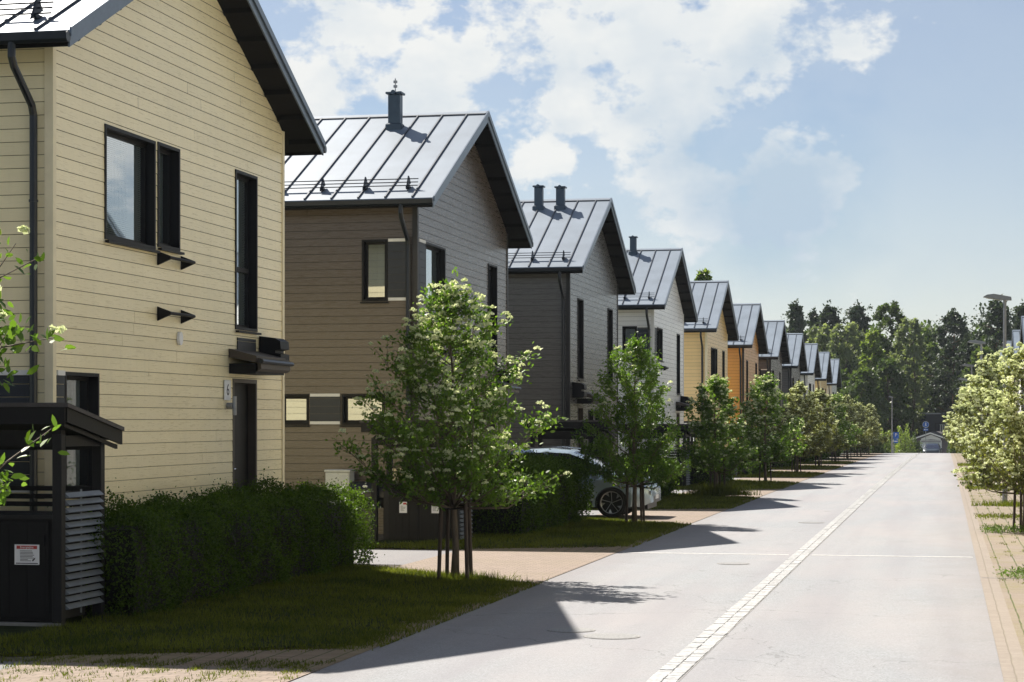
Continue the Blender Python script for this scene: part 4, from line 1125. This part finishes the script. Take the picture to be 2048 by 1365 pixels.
r_ = m.build('roof', M['rooftile'], e)
m = MB()
for s in (-1, 1): m.prism([(0, 3.21), (s * 2.47, 2.36), (s * 2.47, 2.2), (0, 3.05)], 'y', -.38, -.352)
m.build('barge_board', M['whitetrim'], r_)
for s in (-1, 1):
    m = MB(); m.tube([(s * 2.4, -.2, 2.3), (s * 2.05, -.1, 2.0), (s * 2.03, -.1, 0)], .04, 6); m.build('downspout', M['whitetrim'], e)
def at(px, py, Z):
    Rr = (px - 1024) * Z / F; return Rr * CS - Z * SN, Rr * SN + Z * CS, (843 - py) * Z / F + EYE
bx, by, _ = at(1843, 860, 243)
e = empty('dark_building', (bx, by, gz(by))); tag(e, 'flat roofed dark navy building rising behind the garage', 'building')
Hh = at(1843, 829, 243)[2] - gz(by)
g = MBT(lambda u, d, z: (u, -d, z)); boards(g, lambda z: (0, 9), 0, Hh, [(1.6, 2.4, 3, 4.4)]); g.box(0, 9, .02, 8, 0, Hh - .02, 0); g.build('wall', [M['navywall'], M['gap']], e)
m = MB(); m.box(-.02, -.001, 0, 8, 0, Hh); m.build('side_wall', M['garagewall'], e)
m = MB(); m.box(-.2, 9.2, -.25, 8.2, Hh, Hh + .16); m.build('roof', M['steel'], e)
m = MB(); m.box(2.1, 8, -1.3, -.02, 3.15, 3.25); 
for k in range(24): m.box(2.15 + k * .22, 2.27 + k * .22, -1.3, -1.27, 3.25, 4.2)
m.box(2.1, 8, -1.32, -1.26, 4.2, 4.26); m.build('balcony', M['whitetrim'], e)
window(e, lambda u, d, z: (u, -d, z), 1.6, 2.4, 3, 4.4, 'none', None, .1, False)

# ------------------------------------------------------------------ trees beyond the street
def far_tree(px, top, Z, kind, wpx, seed, label, n=4200, base=None):
    rng = np.random.default_rng(seed); x, y, zt = at(px, top, Z); z0 = gz(y); H = zt - z0; r_ = wpx * (1.75 if kind == 'pine' else 1.3) * Z / F; n = int(n * 1.9)
    e = empty({'pine': 'pine_tree', 'willow': 'willow_tree', 'birch': 'birch_tree', 'darkleaf': 'broadleaf_tree'}[kind], (x, y, z0)); tag(e, label, 'tree', 'trees of the wood at the end of the street')
    t = MB(); t.tube([(0, 0, 0), (rng.normal(0, .2), rng.normal(0, .2), H * .5), (rng.normal(0, .15), 0, H * .93)], [.2, .13, .03], 7)
    zb = H * (base if base is not None else (.10 if kind == 'pine' else .08)); cl = []
    nc = 120 if kind == 'pine' else 90
    for k in range(nc):
        s = (k + rng.random()) / nc; z = zb + (H - zb) * s
        if kind == 'pine': pr = (.06 + (1 - s) ** .72 * (.8 + .35 * math.sin(s * 13 + seed))) * rng.uniform(.6, 1.25)
        else: pr = math.sin(math.pi * min(1, (s * .80 + .17))) ** .62
        a = k * 2.4 + rng.normal(0, .5); q = r_ * max(.08, pr) * rng.uniform(.55, 1.08)
        c_ = np.array([math.cos(a) * q, math.sin(a) * q, z]); cl.append((c_, r_ * (rng.uniform(.10, .19) if kind == 'pine' else rng.uniform(.17, .33)) * (1 - .4 * s)))
        if k % 2 == 0: t.tube([(0, 0, max(z - q * .5, 1)), tuple(c_)], [.06, .015], 4, cap=False)
    PP = []
    for c_, rc in cl:
        m_ = int(n / nc * rng.uniform(.6, 1.4)); d = rng.normal(size=(m_, 3)); d /= np.linalg.norm(d, axis=1, keepdims=True)
        PP.append(c_ + d * (rc * rng.random((m_, 1)) ** .45) * np.array([1.15, 1.15, .5 if kind == 'pine' else .9]))
    if kind == 'pine':   # ragged upright shoots
        for q in range(26):
            a = rng.uniform(0, 6.283); s = rng.uniform(.5, .97); L_ = r_ * rng.uniform(.35, .75) * (1.25 - s) * 1.6; z = zb + (H - zb) * s
            tp_ = np.array([math.cos(a) * L_, math.sin(a) * L_, z + rng.uniform(0, .7)]); PP.append(tp_ + rng.normal(0, 1, (26, 3)) * np.array([.42, .42, .2]))
            t.tube([(0, 0, z - .4), tuple(tp_)], [.05, .01], 4, cap=False)
        for q in range(7):
            ctr = rng.normal(0, .5 * min(1, q / 3), 2); PP.append(np.array([ctr[0], ctr[1], H + .5 - q * .32]) + rng.normal(0, 1, (14, 3)) * np.array([.12 + .06 * q, .12 + .06 * q, .22]))
    t.build('trunk', M['pinebark' if kind == 'pine' else 'bark'], e)
    npmesh('crown', scatter(rng, np.concatenate(PP), .40 if kind != 'pine' else .42, LEAF4), 4, M[kind], e)
    return e
FT = [(1592, 612, 262, 'pine', 40, 'ragged pine top just above the smallest roofs'), (1628, 628, 268, 'pine', 26, 'thin pine with small tuft, between the first and second pine clumps'), (1658, 617, 264, 'pine', 36, 'double topped pine left of the pointed conifer'), (1716, 616, 262, 'pine', 40, 'pointed dark conifer above the pale round willow'),
      (1640, 655, 250, 'willow', 34, 'pale willow right behind the far roofs'), (1690, 650, 246, 'willow', 44, 'large round pale grey green willow left of centre'), (1745, 668, 240, 'birch', 24, 'yellow green birch in front of the tall wide tree'), (1782, 610, 252, 'darkleaf', 44, 'tallest wide leafy tree standing near the middle of the wood'), (1820, 640, 244, 'willow', 30, 'silvery tree at the right shoulder of the tall wide tree'),
      (1860, 690, 264, 'darkleaf', 30, 'lower dark tree in the dip of the treeline'), (1906, 628, 256, 'pine', 52, 'broad pine rising right of the dip in the treeline'), (1942, 672, 250, 'pine', 36, 'short pine beside the broad pine, left of the big dark spruce'), (1996, 606, 240, 'pine', 58, 'big dark pine behind the nearest lamp post head'), (2044, 618, 244, 'pine', 50, 'dark pine at the right frame edge'),
      (1725, 745, 232, 'darkleaf', 36, 'dark lower tree behind the end of the left tree row'), (1775, 725, 236, 'darkleaf', 36, 'shadowed tree behind the far lamp post'), (1815, 735, 262, 'willow', 30, 'dull green tree above the bushes left of the garage'), (1865, 750, 268, 'darkleaf', 36, 'dark tree right above the navy building'), (1915, 730, 262, 'darkleaf', 36, 'dark undergrowth tree behind the row of right lamps'), (1965, 700, 236, 'darkleaf', 36, 'dark leafy tree behind the right blossoming trees'), (2010, 700, 232, 'darkleaf', 30, 'dark leafy tree behind the right house roofs'), (1680, 745, 238, 'darkleaf', 34, 'dark tree just right of the farthest house')]
for i, (px, tp, Z, kd, w, lab) in enumerate(FT): far_tree(px, tp, Z, kd, w, 100 + i, lab, 6500 if w > 35 else 4200, .02 if tp > 700 else None)
far_tree(1406, 546, 150, 'birch', 20, 300, 'treetop peeping over the yellow house roof', 2500)
def bush(px, top, Z, wpx, mat, seed, label, n=1500):
    rng = np.random.default_rng(seed); x, y, zt = at(px, top, Z); z0 = gz(y); H = zt - z0; r_ = wpx * Z / F
    d = rng.normal(size=(n, 3)); d /= np.linalg.norm(d, axis=1, keepdims=True); d[:, 2] = np.abs(d[:, 2])
    P = d * (rng.random((n, 1)) ** .3) * np.array([r_, r_, H]) * (1 + .18 * np.sin(d[:, :1] * 9 + seed))
    e = empty('bush', (x, y, z0)); tag(e, label, 'bush', 'bushes at the far end of the street')
    npmesh('foliage', scatter(rng, P, .2, LEAF4), 4, M[mat], e)
    t = MB()
    for k in range(5): t.tube([(0, 0, 0), (math.cos(k * 1.3) * r_ * .5, math.sin(k * 1.3) * r_ * .5, H * .7)], [.05, .02], 5)
    t.build('stem', M['bark'], e)
for i, b_ in enumerate([(1768, 862, 205, 20, 'birch', 'bright yellow green bush left of the parking sign'), (1808, 852, 212, 22, 'birch', 'leafy green bush between the parking sign and the garage'), (1825, 870, 216, 18, 'darkleaf', 'dull drooping bush touching the garage'), (1752, 872, 200, 16, 'darkleaf', 'dark bush beneath the last tree of the left verge'), (1790, 878, 216, 20, 'darkleaf', 'dark low bush behind the parking sign post'), (1912, 868, 214, 16, 'darkleaf', 'dark bush right of the garage'), (1940, 860, 208, 22, 'darkleaf', 'dark bush behind the far right pavement trees')]):
    bush(*b_[:5], 400 + i, b_[5])
# the depth of the wood behind the trees one can tell apart
rng = np.random.default_rng(77); PP = []
for k in range(620):
    px = rng.uniform(1560, 2140); Z = rng.uniform(272, 300); tp = 690 + 215 * rng.random() ** 1.1 + 18 * math.sin(px * .05)
    x, y, z = at(px, tp, Z); d = rng.normal(size=(110, 3)); d /= np.linalg.norm(d, axis=1, keepdims=True)
    PP.append(np.array([x, y, z]) + d * rng.uniform(1.0, 2.4) * rng.random((110, 1)) ** .4)
tag(npmesh('wood', scatter(rng, np.concatenate(PP), .85, LEAF4), 4, M['darkleaf']), 'dark depth of the wood behind the nearer trees', 'wood', kind='stuff')

hm = bpy.data.materials.new('thin_air'); hm.use_nodes = True; nt = hm.node_tree; nt.nodes.clear()
hv = N(nt, 'ShaderNodeVolumePrincipled'); hv.inputs['Color'].default_value = (.82, .9, 1, 1); hv.inputs['Density'].default_value = .00009; hv.inputs['Anisotropy'].default_value = .2
nt.links.new(hv.outputs[0], N(nt, 'ShaderNodeOutputMaterial').inputs['Volume'])
b = MB(); b.box(-420, 420, -70, 440, gz(420) - 1.5, 24); tag(b.build('haze', hm), kind='stuff')
# ------------------------------------------------------------------ light, sky, camera
sd = Vector((-.671, .662, 1)).normalized()
sun = bpy.data.lights.new('sun', 'SUN'); sun.energy = SUN_E; sun.angle = R(.5); sun.color = (1, .935, .835)
so = bpy.data.objects.new('sun', sun); col.objects.link(so); so.rotation_euler = (-sd).to_track_quat('-Z', 'Y').to_euler(); so.location = (0, 0, 50)
w = bpy.data.worlds.new('World'); sc.world = w; w.use_nodes = True; nt = w.node_tree; nt.nodes.clear()
sky = N(nt, 'ShaderNodeTexSky', sky_type='NISHITA'); sky.sun_disc = False; sky.sun_elevation = math.asin(sd.z)
sky.sun_rotation = math.atan2(sd.x, sd.y); sky.air_density = 1.0; sky.dust_density = .25; sky.ozone_density = 3.0; sky.altitude = 50
tc = N(nt, 'ShaderNodeTexCoord').outputs['Generated']
def direc(px, py):
    v = Vector(((px - 1024) / F * CS - SN, (px - 1024) / F * SN + CS, (843 - py) / F)); return v.normalized()
CL = [(740, 60, 190, 1), (850, 160, 190, 1), (640, 190, 160, .9), (930, 130, 130, .7), (1080, 60, 170, .9), (1250, 60, 210, 1), (1180, 190, 150, .9), (1370, 180, 170, 1), (1490, 60, 190, 1), (1640, 30, 150, .7), (1250, 270, 120, .8), (1080, 320, 110, .95), (1150, 370, 70, .5), (1390, 380, 150, .9), (1520, 190, 90, .7), (1570, 400, 170, .85), (1640, 370, 90, .9), (1300, 330, 120, .55), (1850, 430, 70, .42), (700, 330, 260, .55), (1500, 520, 260, .25), (1770, 10, 90, .5), (1000, 480, 200, .35)]
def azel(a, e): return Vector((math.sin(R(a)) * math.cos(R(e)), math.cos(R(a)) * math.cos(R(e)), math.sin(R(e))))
CL += [(azel(24, 14), 0, 800, .9), (azel(40, 15), 0, 1000, .9), (azel(62, 13), 0, 1000, .8)]  # unseen eastern clouds, added to brighten the gables and the window reflections
acc = None
nz = N(nt, 'ShaderNodeTexNoise'); nz.inputs['Scale'].default_value = 26; nz.inputs['Detail'].default_value = 5; nz.inputs['Roughness'].default_value = .6
nt.links.new(tc, nz.inputs['Vector'])
wv = N(nt, 'ShaderNodeVectorMath', operation='MULTIPLY_ADD'); nt.links.new(nz.outputs['Color'], wv.inputs[0]); wv.inputs[1].default_value = (.055, .055, .055); nt.links.new(tc, wv.inputs[2])
sub = N(nt, 'ShaderNodeVectorMath', operation='SUBTRACT'); nt.links.new(wv.outputs[0], sub.inputs[0]); sub.inputs[1].default_value = (.0275, .0275, .0275)
def blobs(lst, vec):
    acc = None
    for px, py, r_, s_ in lst:
        d = N(nt, 'ShaderNodeVectorMath', operation='DISTANCE'); nt.links.new(vec, d.inputs[0]); d.inputs[1].default_value = direc(px, py) if not isinstance(px, Vector) else px
        f = ramp(nt, d.outputs['Value'], r_ / F * 1.25, r_ / F * .25, 0, s_)
        if acc is None: acc = f
        else:
            mx = N(nt, 'ShaderNodeMath', operation='MAXIMUM'); nt.links.new(acc, mx.inputs[0]); nt.links.new(f, mx.inputs[1]); acc = mx.outputs[0]
    return acc
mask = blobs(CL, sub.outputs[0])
# the rest of the sky, out of frame: scattered fair-weather cloud
gen_n = ramp(nt, noise(nt, scaled(nt, tc, (1, 1, 2.2)), 3.1, 5, .6), .56, .72, 0, .4)
d0 = N(nt, 'ShaderNodeVectorMath', operation='DISTANCE'); nt.links.new(tc, d0.inputs[0]); d0.inputs[1].default_value = direc(1024, 560)
outside = ramp(nt, d0.outputs['Value'], .36, .50)
mo = N(nt, 'ShaderNodeMath', operation='MULTIPLY'); nt.links.new(gen_n, mo.inputs[0]); nt.links.new(outside, mo.inputs[1])
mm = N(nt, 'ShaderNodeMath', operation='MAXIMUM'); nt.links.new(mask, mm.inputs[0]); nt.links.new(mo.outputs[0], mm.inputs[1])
fb = noise(nt, scaled(nt, tc, (1, 1, 1.5)), 30, 8, .62)
fb2 = noise(nt, scaled(nt, tc, (1, 1, 1.6)), 9, 5, .6)
er = N(nt, 'ShaderNodeMath', operation='MULTIPLY_ADD'); nt.links.new(ramp(nt, fb, .28, .72, -.5, .5), er.inputs[0]); er.inputs[1].default_value = 1.15; nt.links.new(mm.outputs[0], er.inputs[2])
dens = ramp(nt, er.outputs[0], .34, .74)
sz = N(nt, 'ShaderNodeSeparateXYZ'); nt.links.new(tc, sz.inputs[0])
vl = N(nt, 'ShaderNodeMath', operation='ADD'); nt.links.new(ramp(nt, fb2, .35, .75, .12, .42), vl.inputs[0]); nt.links.new(ramp(nt, sz.outputs[2], .0, .14, .30, 0), vl.inputs[1]); veil = vl.outputs[0]
dm = N(nt, 'ShaderNodeMath', operation='MAXIMUM'); nt.links.new(dens, dm.inputs[0]); nt.links.new(veil, dm.inputs[1])
# grey-blue undersides
GR = [(1560, 420, 190, .8), (1630, 350, 130, .6), (1400, 300, 120, .5), (1320, 110, 150, .45), (1500, 120, 110, .5), (760, 260, 160, .35), (1120, 200, 80, .3)]
gm = blobs(GR, sub.outputs[0])
gs = N(nt, 'ShaderNodeMath', operation='MULTIPLY_ADD'); nt.links.new(ramp(nt, fb2, .4, .65), gs.inputs[0]); gs.inputs[1].default_value = .6; nt.links.new(gm, gs.inputs[2])
ccol = mixrgb(nt, ramp(nt, gs.outputs[0], .1, 1.1), CLOUD_HI, CLOUD_LO)
skym = N(nt, 'ShaderNodeMix', data_type='RGBA', blend_type='MULTIPLY'); skym.inputs[0].default_value = 1; nt.links.new(sky.outputs[0], skym.inputs[6]); skym.inputs[7].default_value = (SKY_K * 1.02, SKY_K * .955, SKY_K * .955, 1)
skym.clamp_result = False
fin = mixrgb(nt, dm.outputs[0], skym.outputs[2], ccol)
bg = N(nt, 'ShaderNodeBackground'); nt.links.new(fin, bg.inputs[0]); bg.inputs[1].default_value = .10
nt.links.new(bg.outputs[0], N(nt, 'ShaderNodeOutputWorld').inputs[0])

cam = bpy.data.cameras.new('camera'); co = bpy.data.objects.new('camera', cam); col.objects.link(co)
co.location = (0, 0, EYE); co.rotation_euler = (R(90), 0, TH)
cam.sensor_width = 36; cam.lens = 36 * F / 2048; cam.shift_y = (843 - 682.5) / 2048; cam.clip_end = 2000; cam.clip_start = .1
sc.camera = co
sc.view_settings.view_transform = 'Standard'; sc.view_settings.look = 'None'; sc.view_settings.exposure = EXPO; sc.view_settings.gamma = 1
sc.render.resolution_x, sc.render.resolution_y = 1024, 682
